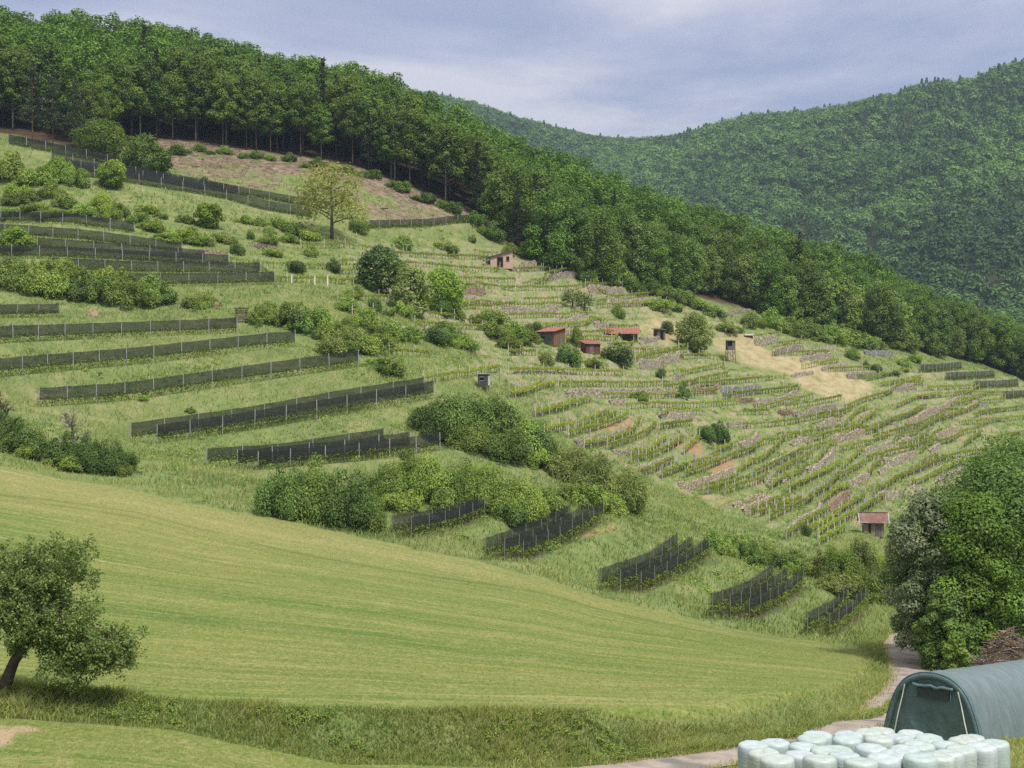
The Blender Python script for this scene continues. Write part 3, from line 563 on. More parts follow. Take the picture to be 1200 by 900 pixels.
M['ground'] = ground_mat(); M['meadow'] = meadow_mat('meadow'); M['low'] = meadow_mat('lower_field', True)
M['leaf_wood'] = leaf_mat('leaf_wood', (0.058, 0.107, 0.015), (0.154, 0.257, 0.034), .20)
M['leaf_spring'] = leaf_mat('leaf_spring', (0.085, 0.138, 0.023), (0.188, 0.266, 0.043), .32)
M['leaf_bright'] = leaf_mat('leaf_bright', (0.098, 0.168, 0.031), (0.287, 0.369, 0.068), .35)
M['leaf_fresh'] = leaf_mat('leaf_fresh', (.145, .235, .030), (.315, .44, .062), .38)
M['leaf_bush'] = leaf_mat('leaf_bush', (0.106, 0.190, 0.033), (0.293, 0.389, 0.074), .20)
M['leaf_dark'] = leaf_mat('leaf_dark', (0.046, 0.090, 0.018), (0.157, 0.246, 0.053), .20)
M['leaf_pine'] = leaf_mat('leaf_pine', (.040, .066, .030), (.105, .145, .072), .15)
M['leaf_apple'] = leaf_mat('leaf_apple', (0.078, 0.146, 0.038), (0.316, 0.430, 0.127), .28)
M['leaf_pale'] = leaf_mat('leaf_pale', (.19, .215, .045), (.42, .43, .12), .35)
M['leaf_willow'] = leaf_mat('leaf_willow', (0.143, 0.248, 0.094), (0.418, 0.450, 0.297), .35)
M['leaf_olive'] = leaf_mat('leaf_olive', (0.129, 0.168, 0.040), (0.286, 0.338, 0.099), .3)
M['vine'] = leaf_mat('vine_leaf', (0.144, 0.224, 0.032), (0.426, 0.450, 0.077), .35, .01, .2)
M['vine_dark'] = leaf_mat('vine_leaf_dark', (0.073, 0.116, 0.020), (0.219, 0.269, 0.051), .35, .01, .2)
M['grass_long'] = leaf_mat('grass_long', (0.121, 0.196, 0.044), (0.348, 0.383, 0.143), .3, .0, .0)
M['grass_bank'] = leaf_mat('grass_bank', (.150, .225, .058), (.46, .46, .20), .45, .0, .0)
M['far_leaf'] = leaf_mat('far_leaf', (0.034, 0.078, 0.025), (0.177, 0.316, 0.065), .25, 0, 0)
M['bark'] = simple_mat('bark', (.085, .068, .055), .95, .4, 4, .1, .5)
M['bark_pale'] = simple_mat('bark_pale', (.21, .175, .14), .95, .4, 3, .1, .4)
M['leaf_spruce'] = leaf_mat('leaf_spruce', (.030, .045, .024), (.068, .088, .045), .15)
M['bark_pine'] = simple_mat('bark_pine', (.17, .10, .07), .95, .4, 3, .1, .4)
M['twig'] = simple_mat('twig', (.21, .185, .165), .95, .3, 2, .1)
M['brush'] = simple_mat('brush', (.25, .165, .115), .95, .45, 3, .1)
M['post'] = simple_mat('galvanised_post', (.38, .39, .39), .55, .2, 5, .4, metal=.3)
M['post_wood'] = simple_mat('wooden_post', (.50, .46, .39), .9, .3, 4, .1)
M['post_dark'] = simple_mat('dark_post', (.20, .195, .19), .8, .3, 4, .2)
M['st_grey'] = stone_mat('stone_grey', [(.43, .37, .27), (.55, .48, .36), (.33, .28, .20), (.47, .39, .28), (.62, .54, .42)])
M['st_slate'] = stone_mat('stone_slate', [(.30, .31, .32), (.36, .37, .38), (.26, .27, .28), (.40, .40, .40)])
M['st_pink'] = stone_mat('stone_pink', [(.52, .41, .28), (.60, .50, .36), (.38, .29, .19), (.56, .49, .36), (.46, .34, .22)])
M['st_tan'] = stone_mat('stone_tan', [(.42, .36, .28), (.36, .30, .24), (.48, .42, .34), (.28, .24, .20)])
M['st_orange'] = stone_mat('stone_orange', [(.42, .28, .18), (.36, .22, .14), (.48, .36, .25), (.30, .21, .15)])
M['plank_grey'] = simple_mat('plank_grey', (.135, .125, .118), .9, .5, 2.0, .1, .4, stretch=(9, 9, .8))
M['plank_brown'] = simple_mat('plank_brown', (.19, .105, .062), .9, .5, 2.0, .1, .4, stretch=(9, 9, .8))
M['plank_light'] = simple_mat('plank_light', (.27, .21, .155), .9, .5, 2.0, .1, .4, stretch=(9, 9, .8))
M['plank_red'] = simple_mat('plank_red', (.13, .062, .048), .9, .45, 2.0, .1, .4, stretch=(9, 9, .8))
M['dark'] = simple_mat('dark_opening', (.012, .012, .012), .9, .2, 2, .1)
M['red_roof'] = simple_mat('red_roof', (.27, .105, .078), .8, .4, 2.0, .3, .2)
M['tile_brown'] = simple_mat('tile_brown', (.19, .105, .085), .85, .3, 3.0, .2, .4, dirt=(.23, .17, .14))
M['felt'] = simple_mat('roof_felt', (.075, .07, .068), .85, .3, 3, .2)
M['metal_pale'] = simple_mat('metal_pale', (.50, .51, .54), .5, .15, 2, .4)
M['brick'] = simple_mat('brick_wall', (.50, .345, .28), .9, .22, 2.2, .1, .4, dirt=(.44, .32, .27), stretch=(1, 1, 3))
M['white'] = simple_mat('whitewash', (.72, .71, .68), .8, .08, 3, .2)
def net_mat(name='hail_net', alpha=.66, col=(.022, .025, .026)):
    m, t = newmat(name); d = bsdf(t, col, .8, .2); tr = N(t, 'ShaderNodeBsdfTransparent'); P = gcoord(t)
    a = mth(t, 'ADD', mth(t, 'MULTIPLY', mth(t, 'SUBTRACT', noise(t, scalev(t, P, (.6, .6, 3)), 1, 3), .5), .35), alpha)
    mx = N(t, 'ShaderNodeMixShader'); t.links.new(a, mx.inputs[0]); L(t, tr, 0, mx, 1); t.links.new(d, mx.inputs[2]); out(t, mx.outputs[0]); return m
M['net'] = net_mat(); M['net_thin'] = net_mat('hail_net_thin', .30)
def road_mat():
    m, t = newmat('road'); P = gcoord(t)
    c = rmp(t, noise(t, P, .8, 5, .65), [(.3, (.20, .165, .145)), (.5, (.30, .255, .225)), (.7, (.37, .32, .285))])
    c = mixc(t, rng(t, noise(t, P, .35, 3), .56, .66), c, (.16, .15, .145))
    ed = attr(t, 'edge'); c = mixc(t, mth(t, 'MULTIPLY', ed, rng(t, noise(t, P, 1.6, 4), .35, .6)), c, (.30, .205, .14))
    out(t, bsdf(t, c, .9, .2, bump(t, noise(t, P, 12, 4, .7), .5, .03))); return m
M['road'] = road_mat()
# ------------------------------------------------------------------ ground meshes
FE_PX = [(-300, 120), (-60, 150), (0, 158), (60, 169), (110, 181), (175, 168), (240, 172), (300, 179), (340, 186), (400, 193), (440, 205), (480, 222), (520, 239), (560, 258), (585, 280), (610, 300), (660, 322), (700, 332), (760, 346), (820, 352), (870, 362), (920, 379), (960, 392), (1010, 403), (1060, 410), (1100, 417), (1150, 427), (1200, 446), (1260, 460), (1500, 490)]
FE = np.array([hit(min(max(u, -299), 1499), v, 250 if u < 1000 else 330, 470) for u, v in FE_PX]); FE_U = np.array([p[0] for p in FE_PX])
def forest_y(u): return np.interp(u, FE_U, FE[:, 1])
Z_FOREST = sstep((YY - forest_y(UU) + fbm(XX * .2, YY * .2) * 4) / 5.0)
def grid_faces(nr, nc):
    i = np.arange(nr - 1)[:, None] * nc; j = np.arange(nc - 1)[None, :]
    return np.stack([i + j, i + j + 1, i + nc + j + 1, i + nc + j], -1).reshape(-1, 4)
GF = grid_faces(*XX.shape); GV = np.stack([XX, YY, ZZ], -1).reshape(-1, 3)
fm = Z_MEADOW.reshape(-1)[GF].mean(1) > .5; fl_ = Z_LOW.reshape(-1)[GF].mean(1) > .5
def sub_terrain(name, mask, mat, attrs):
    f = GF[mask]; used = np.unique(f); mp_ = np.full(len(GV), -1); mp_[used] = np.arange(len(used))
    me = mesh_from(name, GV[used], [mp_[f]], [mat], True, {k: a.reshape(-1)[used] for k, a in attrs.items()})
    return tag(link(bpy.data.objects.new(name, me)), kind='structure')
tt = (YY - bank_y(UU)) / np.maximum(5, edge_y(UU) - bank_y(UU))
MT = tt * 85.0 + fbm(XX * .05, YY * .05, 2) * 4.0
DRYM = sstep((tt - .62) / .4) * (1 - sstep((UU - 350) / 500)) + .35 * sstep((tt - .8) / .15)
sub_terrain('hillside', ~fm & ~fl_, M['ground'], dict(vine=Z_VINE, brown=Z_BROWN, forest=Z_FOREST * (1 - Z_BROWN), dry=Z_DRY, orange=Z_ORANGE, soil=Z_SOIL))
sub_terrain('meadow', fm, M['meadow'], dict(ms=XX, mt=MT, dry=np.clip(DRYM, 0, 1), trk=.75 * np.exp(-(((tt - .845 - .03 * np.sin(UU / 90)) * 85 / .42) ** 2)) + .5 * np.exp(-(((tt - .815 - .03 * np.sin(UU / 90)) * 85 / .30) ** 2))))
DIRT = np.exp(-(((XX + 18.2) / .9) ** 2 + ((YY - 51.5) / 1.6) ** 2)) + .6 * np.exp(-(((XX + 16.5) / 1.0) ** 2 + ((YY - 53) / .5) ** 2))
DIRT = sstep((DIRT + fbm(XX * 1.5, YY * 1.5, 3) * 1.2 - .25) / .3)
sub_terrain('lower_field', fl_, M['low'], dict(ms=XX, mt=YY * 1.0, dry=np.zeros_like(XX), dirt=DIRT))
# road
def strip(P, half, lift, name, mat, kind, nx=7):
    T = np.gradient(P, axis=0); T /= np.linalg.norm(T, axis=1)[:, None]; n = np.stack([-T[:, 1], T[:, 0]], 1)
    s = np.linspace(-1, 1, nx); hw = half * (1 + fbm(np.arange(len(P)) * .13, P[:, 0] * .1, 3) * .35)
    X = P[:, None, 0] + s[None] * hw[:, None] * n[:, None, 0]; Y = P[:, None, 1] + s[None] * hw[:, None] * n[:, None, 1]
    zc = gz(P[:, 0], P[:, 1])[:, None] + lift + .03 * (1 - s[None] ** 2); Zs = np.maximum(zc, gz(X, Y) + lift * .6)
    V = np.stack([X, Y, Zs], -1).reshape(-1, 3)
    ed = np.broadcast_to(np.abs(s)[None] ** 3, X.shape).reshape(-1)
    me = mesh_from(name, V, [grid_faces(len(P), nx)], [mat], True, dict(edge=ed))
    return tag(link(bpy.data.objects.new(name, me)), kind=kind)
strip(ROAD, 1.45, .05, 'road', M['road'], 'structure')

# far wooded hills, one and a half kilometres off
HC = {
 -500: [(650, 620), (1000, 560), (1500, 400), (2000, 200), (2300, 215), (2900, 330)],
 0: [(650, 600), (1000, 540), (1500, 380), (2000, 190), (2300, 205), (2900, 330)],
 300: [(650, 590), (1000, 520), (1500, 330), (1900, 180), (2050, 150), (2300, 172), (2900, 320)],
 440: [(650, 580), (1000, 500), (1500, 300), (1850, 150), (2000, 117), (2200, 135), (2900, 300)],
 520: [(650, 575), (1000, 490), (1500, 280), (1850, 142), (2000, 118), (2200, 140), (2900, 300)],
 600: [(650, 570), (1000, 470), (1500, 265), (1850, 165), (2000, 144), (2200, 165), (2900, 310)],
 680: [(650, 560), (1000, 450), (1500, 258), (1800, 190), (2000, 165), (2200, 185), (2900, 320)],
 745: [(650, 555), (1000, 430), (1400, 270), (1750, 190), (1930, 173), (2150, 190), (2900, 320)],
 800: [(650, 545), (950, 430), (1300, 275), (1600, 195), (1800, 166), (2000, 180), (2900, 320)],
 860: [(650, 530), (900, 430), (1200, 290), (1500, 190), (1680, 147), (1850, 160), (2900, 320)],
 940: [(650, 520), (850, 430), (1150, 290), (1450, 180), (1640, 140), (1800, 155), (2900, 310)],
 1030: [(650, 505), (800, 430), (1100, 290), (1400, 175), (1600, 131), (1760, 145), (2900, 300)],
 1120: [(650, 500), (780, 440), (1000, 310), (1300, 180), (1520, 110), (1700, 122), (2900, 280)],
 1200: [(650, 500), (760, 450), (950, 330), (1200, 200), (1450, 91), (1640, 100), (2900, 270)],
 1350: [(650, 490), (760, 440), (950, 310), (1200, 160), (1450, 50), (1640, 60), (2900, 250)],
 1700: [(650, 480), (760, 430), (950, 290), (1200, 130), (1450, 10), (1640, 20), (2900, 230)],
}
hp = np.array([(u / 130., 14 * math.log(Y)) for u, l in HC.items() for Y, v in l]); hv = np.array([float(v) for l in HC.values() for Y, v in l])
nh = len(hp); A = np.zeros((nh + 3, nh + 3)); ph3 = lambda r2: r2 ** .7
A[:nh, :nh] = ph3(((hp[:, None] - hp[None]) ** 2).sum(-1)) - .02 * np.eye(nh); A[:nh, nh] = 1; A[:nh, nh + 1:] = hp; A[nh:, :nh] = A[:nh, nh:].T
hs_ = np.linalg.solve(A, np.concatenate([hv, [0, 0, 0]]))
def hill_v(u, Y):
    u = np.asarray(u, float); sh = u.shape; a = (u / 130).ravel(); b = 14 * np.log(np.asarray(Y, float)).ravel(); o = np.empty(len(a))
    for i in range(0, len(a), 40000):
        aa, bb = a[i:i + 40000], b[i:i + 40000]
        o[i:i + 40000] = ph3((aa[:, None] - hp[None, :, 0]) ** 2 + (bb[:, None] - hp[None, :, 1]) ** 2) @ hs_[:nh] + hs_[nh] + hs_[nh + 1] * aa + hs_[nh + 2] * bb
    return o.reshape(sh)
HU = np.arange(-420, 1661, 8.0); HY = np.exp(np.linspace(math.log(650), math.log(2900), 230))
hU, hY = np.meshgrid(HU, HY); hX = (hU - 600) / F * hY
hZ = -(hill_v(hU, hY) - 450) / F * hY + (fbm(hX * .006 + 3, hY * .004, 4) * 60 + np.abs(fbm(hX * .008 - 4 + hY * .003, hY * .0035 + 8, 3)) * -55) * sstep((hY - 700) / 300) * (1 - .75 * sstep((hY - 1450) / 300))
me = mesh_from('hills', np.stack([hX, hY, hZ], -1).reshape(-1, 3), [grid_faces(*hX.shape)], [simple_mat('hill_soil', (.040, .048, .022), .95, .4, .02, .05)], True)
tag(link(bpy.data.objects.new('hills', me)), kind='structure')
# valley floor sheet under everything, out to the horizon
b = MB(); b.add([[-7000, -400, -62], [7000, -400, -62], [7000, 9000, -62], [-7000, 9000, -62]], [[0, 1, 2, 3]])
tag(b.obj('valley_floor', simple_mat('valley_floor', (.06, .085, .03), .95, .3, .02, .05)), kind='structure')
# air
hzm, t = newmat('haze'); pv = N(t, 'ShaderNodeVolumePrincipled', inp={'Color': (.58, .76, 1.0, 1), 'Density': 0.00011, 'Anisotropy': 0.2}); o_ = t.nodes.new('ShaderNodeOutputMaterial'); L(t, pv, 0, o_, 1)
b = MB(); b.box((0, 4200, 320), (15000, 9800, 766)); hzo = tag(b.obj('haze', hzm), kind='stuff')
# ------------------------------------------------------------------ foliage generators
def quads_at(C, Nn, S, rnd, asp=(.55, 1.0)):
    """leaf-shaped quads at C with normals Nn and size S"""
    n = len(C); Nn = Nn / (np.linalg.norm(Nn, axis=1)[:, None] + 1e-9)
    r = rnd.normal(size=(n, 3)); a = np.cross(Nn, r); a /= np.linalg.norm(a, axis=1)[:, None] + 1e-9; b = np.cross(Nn, a)
    w = (S * rnd.uniform(asp[0], asp[1], n) * .5)[:, None]; l = (S * rnd.uniform(.8, 1.3, n) * .5)[:, None]; bend = Nn * (S * rnd.uniform(-.25, .1, n))[:, None]
    V = np.stack([C - a * l + bend * .5, C - b * w * .9, C + a * l + bend, C + b * w], 1)
    return V
class Leaves:
    def __init__(s): s.V = []; s.T = []
    def add(s, C, Nn, S, tone, rnd, asp=(.55, 1.0)):
        V = quads_at(np.asarray(C), np.asarray(Nn), np.broadcast_to(np.asarray(S, float), (len(C),)), rnd, asp); s.V.append(V)
        s.T.append(np.repeat(np.broadcast_to(np.asarray(tone, float), (len(C),)), 4))
    def mesh(s, name, mat):
        V = np.concatenate(s.V).reshape(-1, 3); T = np.clip(np.concatenate(s.T), 0, 1)
        return mesh_from(name, V, [np.arange(len(V)).reshape(-1, 4)], [mat], False, dict(tone=T))
def ball_dirs(n, rnd, low=-.55):
    d = rnd.normal(size=(int(n * 2.2) + 8, 3)); d /= np.linalg.norm(d, axis=1)[:, None]
    k = (d[:, 2] > low) | (rnd.rand(len(d)) < .25); return d[k][:n]
def clump(Lv, c, r, n, S, rnd, tone=None, flat=.75, up=.75):
    d = ball_dirs(n, rnd); n = len(d); rad = rnd.uniform(.62, 1.05, n) ** .8
    P = np.asarray(c) + d * rad[:, None] * np.array([r, r, r * flat])
    nn = d + np.array([0, 0, up]) + rnd.normal(size=(n, 3)) * .45
    tb = rnd.uniform(.15, .85) if tone is None else tone
    Lv.add(P, nn, S * rnd.uniform(.7, 1.35, n), tb + rnd.normal(size=n) * .17, rnd)
def broadleaf(name, mat, bark, H, Rw, base, nclump, nleaf, S, seed, parts=True, shape='round', trunk_r=.2, gap=0.0):
    """returns (crown mesh, trunk mesh); crown from 'base' to H, radius Rw"""
    rnd = rs(seed); Lv = Leaves(); centres = []
    hc = H - base
    for i in range(nclump):
        t = (i + rnd.rand()) / nclump; a = i * 2.39996 + rnd.uniform(-.6, .6)
        if shape == 'round': prof = math.sin(math.pi * min(1, (t * .86 + .14))) ** .55
        elif shape == 'cone': prof = (1 - t) ** .7 * .95 + .05
        elif shape == 'umb': prof = math.sin(math.pi * min(1, t * .62 + .30)) ** .6
        else: prof = min(1, t * 2.2 + .35) * (1 - max(0, t - .55) / .5) ** .6
        rr = Rw * prof * math.sqrt(rnd.uniform(.30, 1.0)); cr = Rw * rnd.uniform(.26, .44) * (.75 if t > .85 else 1)
        c = np.array([math.cos(a) * rr, math.sin(a) * rr, base + hc * (t * .92 + .03) ]); 
        if rnd.rand() < gap: continue
        centres.append((c, cr))
    tot = sum(cr * cr for _, cr in centres)
    for c, cr in centres: clump(Lv, c, cr, int(nleaf * cr * cr / tot), S, rnd)
    n = int(nleaf * .12); d = ball_dirs(n, rnd, -1); tz = rnd.rand(len(d))      # loose twigs between the clumps
    P = np.stack([d[:, 0] * Rw * .75, d[:, 1] * Rw * .75, base + hc * tz], 1); Lv.add(P, d + [0, 0, .6], S, .4 + rnd.normal(size=len(d)) * .2, rnd)
    tb = MB(); bend = rnd.uniform(-.03, .03, 2) * H; zs = np.linspace(-.4, H * .82, 7)
    tb.tube(np.stack([bend[0] * (zs / H) ** 2, bend[1] * (zs / H) ** 2, zs], 1), trunk_r * (1.15 - .95 * np.linspace(0, 1, 7)), 6)
    for c, cr in centres[::max(1, len(centres) // 9)]:
        z0 = max(base * .75, min(c[2] - .35 * math.hypot(c[0], c[1]) - .3, H * .8)); k = z0 / H
        tb.tube([[bend[0] * k * k, bend[1] * k * k, z0], [c[0] * .5, c[1] * .5, (z0 + c[2]) / 2 + .15], c * .97], [trunk_r * .42, trunk_r * .27, trunk_r * .10], 4, False)
    return Lv.mesh(name + '_crown', mat), tb.mesh(name + '_trunk', bark, True)
def conifer(name, mat, bark, H, Rw, base, seed, nleaf, S, pine=False):
    rnd = rs(seed); Lv = Leaves(); tb = MB()
    zs = np.linspace(-.4, H * .97, 6); tb.tube(np.stack([zs * 0, zs * 0, zs], 1), .2 * (1.1 - np.linspace(0, 1, 6)), 6)
    nb = int((H - base) * (5 if pine else 7))
    for i in range(nb):
        t = (i + rnd.rand()) / nb; z = base + (H - base) * t; a = rnd.uniform(0, 6.283)
        ln = Rw * ((1 - t) ** .6 * rnd.uniform(.6, 1.05) if pine else (1 - t) * rnd.uniform(.75, 1.05) + .08)
        dz = (.15 if pine else -.22) * ln; e = np.array([math.cos(a) * ln, math.sin(a) * ln, z + dz])
        tb.tube([[0, 0, z], e * [.55, .55, 0] + [0, 0, z + dz * .3], e], [.05, .035, .012], 3, False)
        m = max(4, int(nleaf / nb * (.4 + ln / Rw))); s = rnd.uniform(.35 if pine else .12, 1.05, m)[:, None]
        P = np.array([0, 0, z]) * (1 - s) + e * s + rnd.normal(size=(m, 3)) * [.22 * ln, .22 * ln, .10 if not pine else .22]
        Lv.add(P, np.array([0, 0, 1.]) + rnd.normal(size=(m, 3)) * .55, S * rnd.uniform(.7, 1.3, m), rnd.uniform(.2, .8) + rnd.normal(size=m) * .15, rnd, (.3, .6))
    return Lv.mesh(name + '_crown', mat), tb.mesh(name + '_trunk', bark, True)
def bush(name, mat, Rw, H, nclump, nleaf, S, seed, spiky=0.0):
    rnd = rs(seed); Lv = Leaves(); cs = []
    for i in range(nclump):
        a = rnd.uniform(0, 6.283); q = math.sqrt(rnd.rand()); cr = rnd.uniform(.14, .42) * Rw
        top = H * (1 - .42 * q ** 3) * rnd.uniform(.62, 1.12)
        cs.append((np.array([math.cos(a) * q * Rw * .8, math.sin(a) * q * Rw * .8, max(.3 * cr, (top - cr * .8) * rnd.uniform(.35, 1) ** .6)]), cr))
    tot = sum(c[1] ** 2 for c in cs)
    for c, cr in cs: clump(Lv, c, cr, int(nleaf * cr * cr / tot), S, rnd, flat=.85)
    if spiky and False:
        for i in range(int(spiky)):
            a = rnd.uniform(0, 6.283); q = rnd.uniform(.1, .9) * Rw; m = 14; s = np.linspace(.4, 1, m)[:, None]
            e = np.array([math.cos(a) * q, math.sin(a) * q, H * (1.22 - .5 * (q / Rw) ** 2) * rnd.uniform(.8, 1.05)]); Lv.add(e * [.7, .7, 0] * (1 - s) + e * s + rnd.normal(size=(m, 3)) * .06 * Rw * .4, rnd.normal(size=(m, 3)) + [0, 0, .5], S, .6 + rnd.normal(size=m) * .15, rnd)
    return Lv.mesh(name, mat)
def bare_tree(name, mat, H, seed, spread=.6, depth=5, r0=.09, lean=(0, 0)):
    rnd = rs(seed); tb = MB()
    def grow(p, d, ln, r, k):
        mid = p + d * ln * .5 + rnd.normal(size=3) * ln * .06; e = p + d * ln + rnd.normal(size=3) * ln * .05
        tb.tube([p, mid, e], [r, r * .85, r * .68], 5 if k > 2 else 3, False)
        if k == 0: return
        for _ in range(3 if k > 1 else 4):
            dd = d + rnd.normal(size=3) * spread; dd[2] = dd[2] * .8 + .25; dd /= np.linalg.norm(dd); grow(e if rnd.rand() < .6 else mid, dd, ln * rnd.uniform(.58, .82), r * .6, k - 1)
    d0 = np.array([lean[0], lean[1], 1.0]); grow(np.array([0, 0, -.2]), d0 / np.linalg.norm(d0), H * .30, r0, depth)
    return tb.mesh(name, mat, True)

# ------------------------------------------------------------------ automatic wording: where a thing stands, told from the nearest landmark
ORD = ['nearest', 'second', 'third', 'fourth', 'fifth', 'sixth', 'seventh', 'eighth', 'ninth', 'tenth', 'eleventh', 'twelfth', 'thirteenth', 'fourteenth', 'fifteenth', 'sixteenth', 'seventeenth', 'eighteenth', 'nineteenth', 'twentieth', 'twenty first', 'twenty second', 'twenty third', 'twenty fourth', 'twenty fifth', 'twenty sixth', 'twenty seventh', 'twenty eighth', 'twenty ninth', 'thirtieth', 'thirty first', 'thirty second', 'thirty third', 'thirty fourth', 'thirty fifth', 'thirty sixth', 'thirty seventh', 'thirty eighth', 'thirty ninth', 'fortieth']
LAND = [('the pink brick hut', 587, 305), ('the plank hut with the red roof', 646, 395), ('the open red roofed shelter', 727, 393), ('the raised hunting stand', 855, 412), ('the black box hide', 567, 445), ('the brown roofed hut', 1022, 612), ('the stacked boards', 283, 371), ('the pale yellow tree', 390, 240), ('the curved tan wall', 710, 512), ('the tan dry strip', 950, 440), ('the four far right nets', 1135, 446), ('the two dark vineyard shrubs', 838, 508)]
def place(u, v):
    k = min(range(len(LAND)), key=lambda i: (LAND[i][1] - u) ** 2 + ((LAND[i][2] - v) * 1.3) ** 2); nme, lu, lv = LAND[k]; du, dv = u - lu, (v - lv) * 1.6
    if abs(du) > 2.2 * abs(dv): w = 'right of' if du > 0 else 'left of'
    elif abs(dv) > 2.2 * abs(du): w = 'below' if dv > 0 else 'above'
    else: w = ('below' if dv > 0 else 'above') + (' and right of' if du > 0 else ' and left of')
    return (w, nme), math.hypot(du, dv)
def auto_labels(items, what):
    """items: (u, v, adjectives); a label that counts outwards from the landmark"""
    g = {}
    for i, (u, v, adj) in enumerate(items): (w, nme), d = place(u, v); g.setdefault((adj, w, nme), []).append((d, i))
    res = [None] * len(items)
    for (adj, w, nme), l in g.items():
        l.sort()
        for n, (d, i) in enumerate(l):
            one = '' if len(l) == 1 else (', nearest' if n == 0 else ', ' + ORD[n] + ' nearest')
            res[i] = f'{adj} {what}{one} {w} {nme}' if not one else f'{adj} {what}{one} {w} {nme}'
    return res
# ------------------------------------------------------------------ net covered rows, vine rows, walls
def post_mesh(name, h, w, mat):
    b = MB(); b.box((0, 0, h / 2 - .15), (w, w * .8, h + .3)); b.box((0, 0, h + .015), (w * 1.25, w * 1.05, .03)); return b.mesh(name, mat)
PM = {}
def get_post(h, w, mk):
    k = (round(h, 2), w, mk)
    if k not in PM: PM[k] = post_mesh('post', h, w, M[mk])
    return PM[k]
def add_posts(root, P, zs, gap, h, w, mk, origin, rnd):
    d = np.concatenate([[0], np.cumsum(np.linalg.norm(np.diff(P, axis=0), axis=1))]); n = max(2, int(round(d[-1] / gap)) + 1)
    for s in np.linspace(0, d[-1], n):
        x, y, z = np.interp(s, d, P[:, 0]), np.interp(s, d, P[:, 1]), np.interp(s, d, zs)
        hh = h * float(rnd.choice([1.0, 1.0, .97, 1.03])); o = link(bpy.data.objects.new('post', get_post(hh, w, mk)), root)
        o.location = (x - origin[0], y - origin[1], z - origin[2]); o.rotation_euler = (rnd.uniform(-.03, .03), rnd.uniform(-.03, .03), rnd.uniform(0, 1))
def vine_leaves(P, zs, lo, hi, th, per_m, S, mat, rnd, origin, name):
    d = np.concatenate([[0], np.cumsum(np.linalg.norm(np.diff(P, axis=0), axis=1))]); n = int(d[-1] * per_m)
    s = rnd.rand(n) * d[-1]; dens = .55 + fbm(s * .8 + P[0, 0], s * 0 + P[0, 1], 2) * 1.5; keep = rnd.rand(n) < dens + .25; s = s[keep]; n = len(s)
    top = hi + fbm(s * 1.3, s * 0 + 3, 2) * .35
    C = np.stack([np.interp(s, d, P[:, 0]), np.interp(s, d, P[:, 1]), np.interp(s, d, zs)], 1)
    C[:, :2] += rnd.normal(size=(n, 2)) * th; C[:, 2] += lo + (top - lo) * rnd.beta(1.6, 1.2, n)
    Lv = Leaves(); Lv.add(C - origin, rnd.normal(size=(n, 3)) + [0, -.3, .7], S * rnd.uniform(.7, 1.3, n), .5 + rnd.normal(size=n) * .22, rnd)
    return Lv.mesh(name, mat)
rn = rs(11)
for i, w in enumerate(NETS):
    P = w['P']; zs = w['z']; org = np.array([P[0, 0], P[0, 1], zs[0]])
    root = empty('netted_vine_row', org)
    z_adj = {'left': 'vine row behind black hail netting, ', 'low': 'vine row wrapped in black netting, ', 'top': 'vine row with black netting, ', 'crest': 'dark netted vine row, ', 'far': 'short black netted vine row, '}[w['zone']]
    tag(root, z_adj + w['where'], 'vine row', {'left': 'netted vine rows on the left terraces', 'low': 'netted vine rows along the meadow edge', 'top': 'netted vine rows stacked at far left', 'crest': 'netted vine rows under the wood', 'far': 'netted vine rows at far right'}[w['zone']])
    T = np.gradient(P, axis=0); T /= np.linalg.norm(T, axis=1)[:, None]; nrm = np.stack([-T[:, 1], T[:, 0]], 1)
    fsgn = 1.0 if nrm[:, 1].mean() < 0 else -1.0
    d = np.arange(len(P)) * .5; gap = {'left': 4.0, 'low': 3.4, 'top': 4.4, 'crest': 4.2, 'far': 3.0}[w['zone']]
    pg = (d[-1]) / max(1, round(d[-1] / gap)); sag = (np.abs(np.sin(d / pg * math.pi)) ** 1.4) * (.02 if w['zone'] == 'low' else .05)
    for sgn, nm in ((-1, 'net'), (1, 'net')):
        rows = [];  ks = np.linspace(0, 1, 6)
        for k in ks:
            bul = math.sin(k * math.pi) * .04 + (.03 if sgn * fsgn > 0 else .22); z = zs + w['lo'] * (1 - k) + w['hi'] * k - sag * k + fbm(d * .9 + sgn, d * 0 + k * 3 + i, 2) * .10 * (1 - k * .5)
            off = sgn * (bul + fbm(d * .7, d * 0 + k * 2 + i * 3, 2) * .12); rows.append(np.stack([P[:, 0] + nrm[:, 0] * off, P[:, 1] + nrm[:, 1] * off, z], 1) - org)
        V = np.stack(rows).reshape(-1, 3)
        link(bpy.data.objects.new(nm, mesh_from('net', V, [grid_faces(6, len(P))], [M['net'] if sgn * fsgn > 0 else M['net_thin']], True)), root)
    add_posts(root, P + nrm * fsgn * .10, zs, gap, w['hi'] + (.02 if w['zone'] == 'low' else .06), .055 if w['zone'] == 'low' else .08, 'post_dark' if w['zone'] == 'low' else 'post', org, rn)
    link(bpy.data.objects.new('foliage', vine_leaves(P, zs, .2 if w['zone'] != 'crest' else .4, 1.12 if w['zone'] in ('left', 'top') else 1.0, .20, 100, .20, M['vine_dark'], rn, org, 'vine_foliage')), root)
vl = []
for vn in VINES:
    u, v = vn['px'][len(vn['px']) // 2] if len(vn['px']) > 2 else ((vn['px'][0][0] + vn['px'][1][0]) / 2, (vn['px'][0][1] + vn['px'][1][1]) / 2)
    dy = vn['px'][-1][1] - vn['px'][0][1]; dx = vn['px'][-1][0] - vn['px'][0][0]; sl = -dy / max(1, dx)
    adj = ('long' if abs(dx) > 55 else 'short') + (' green')
    vl.append((u, v, adj))
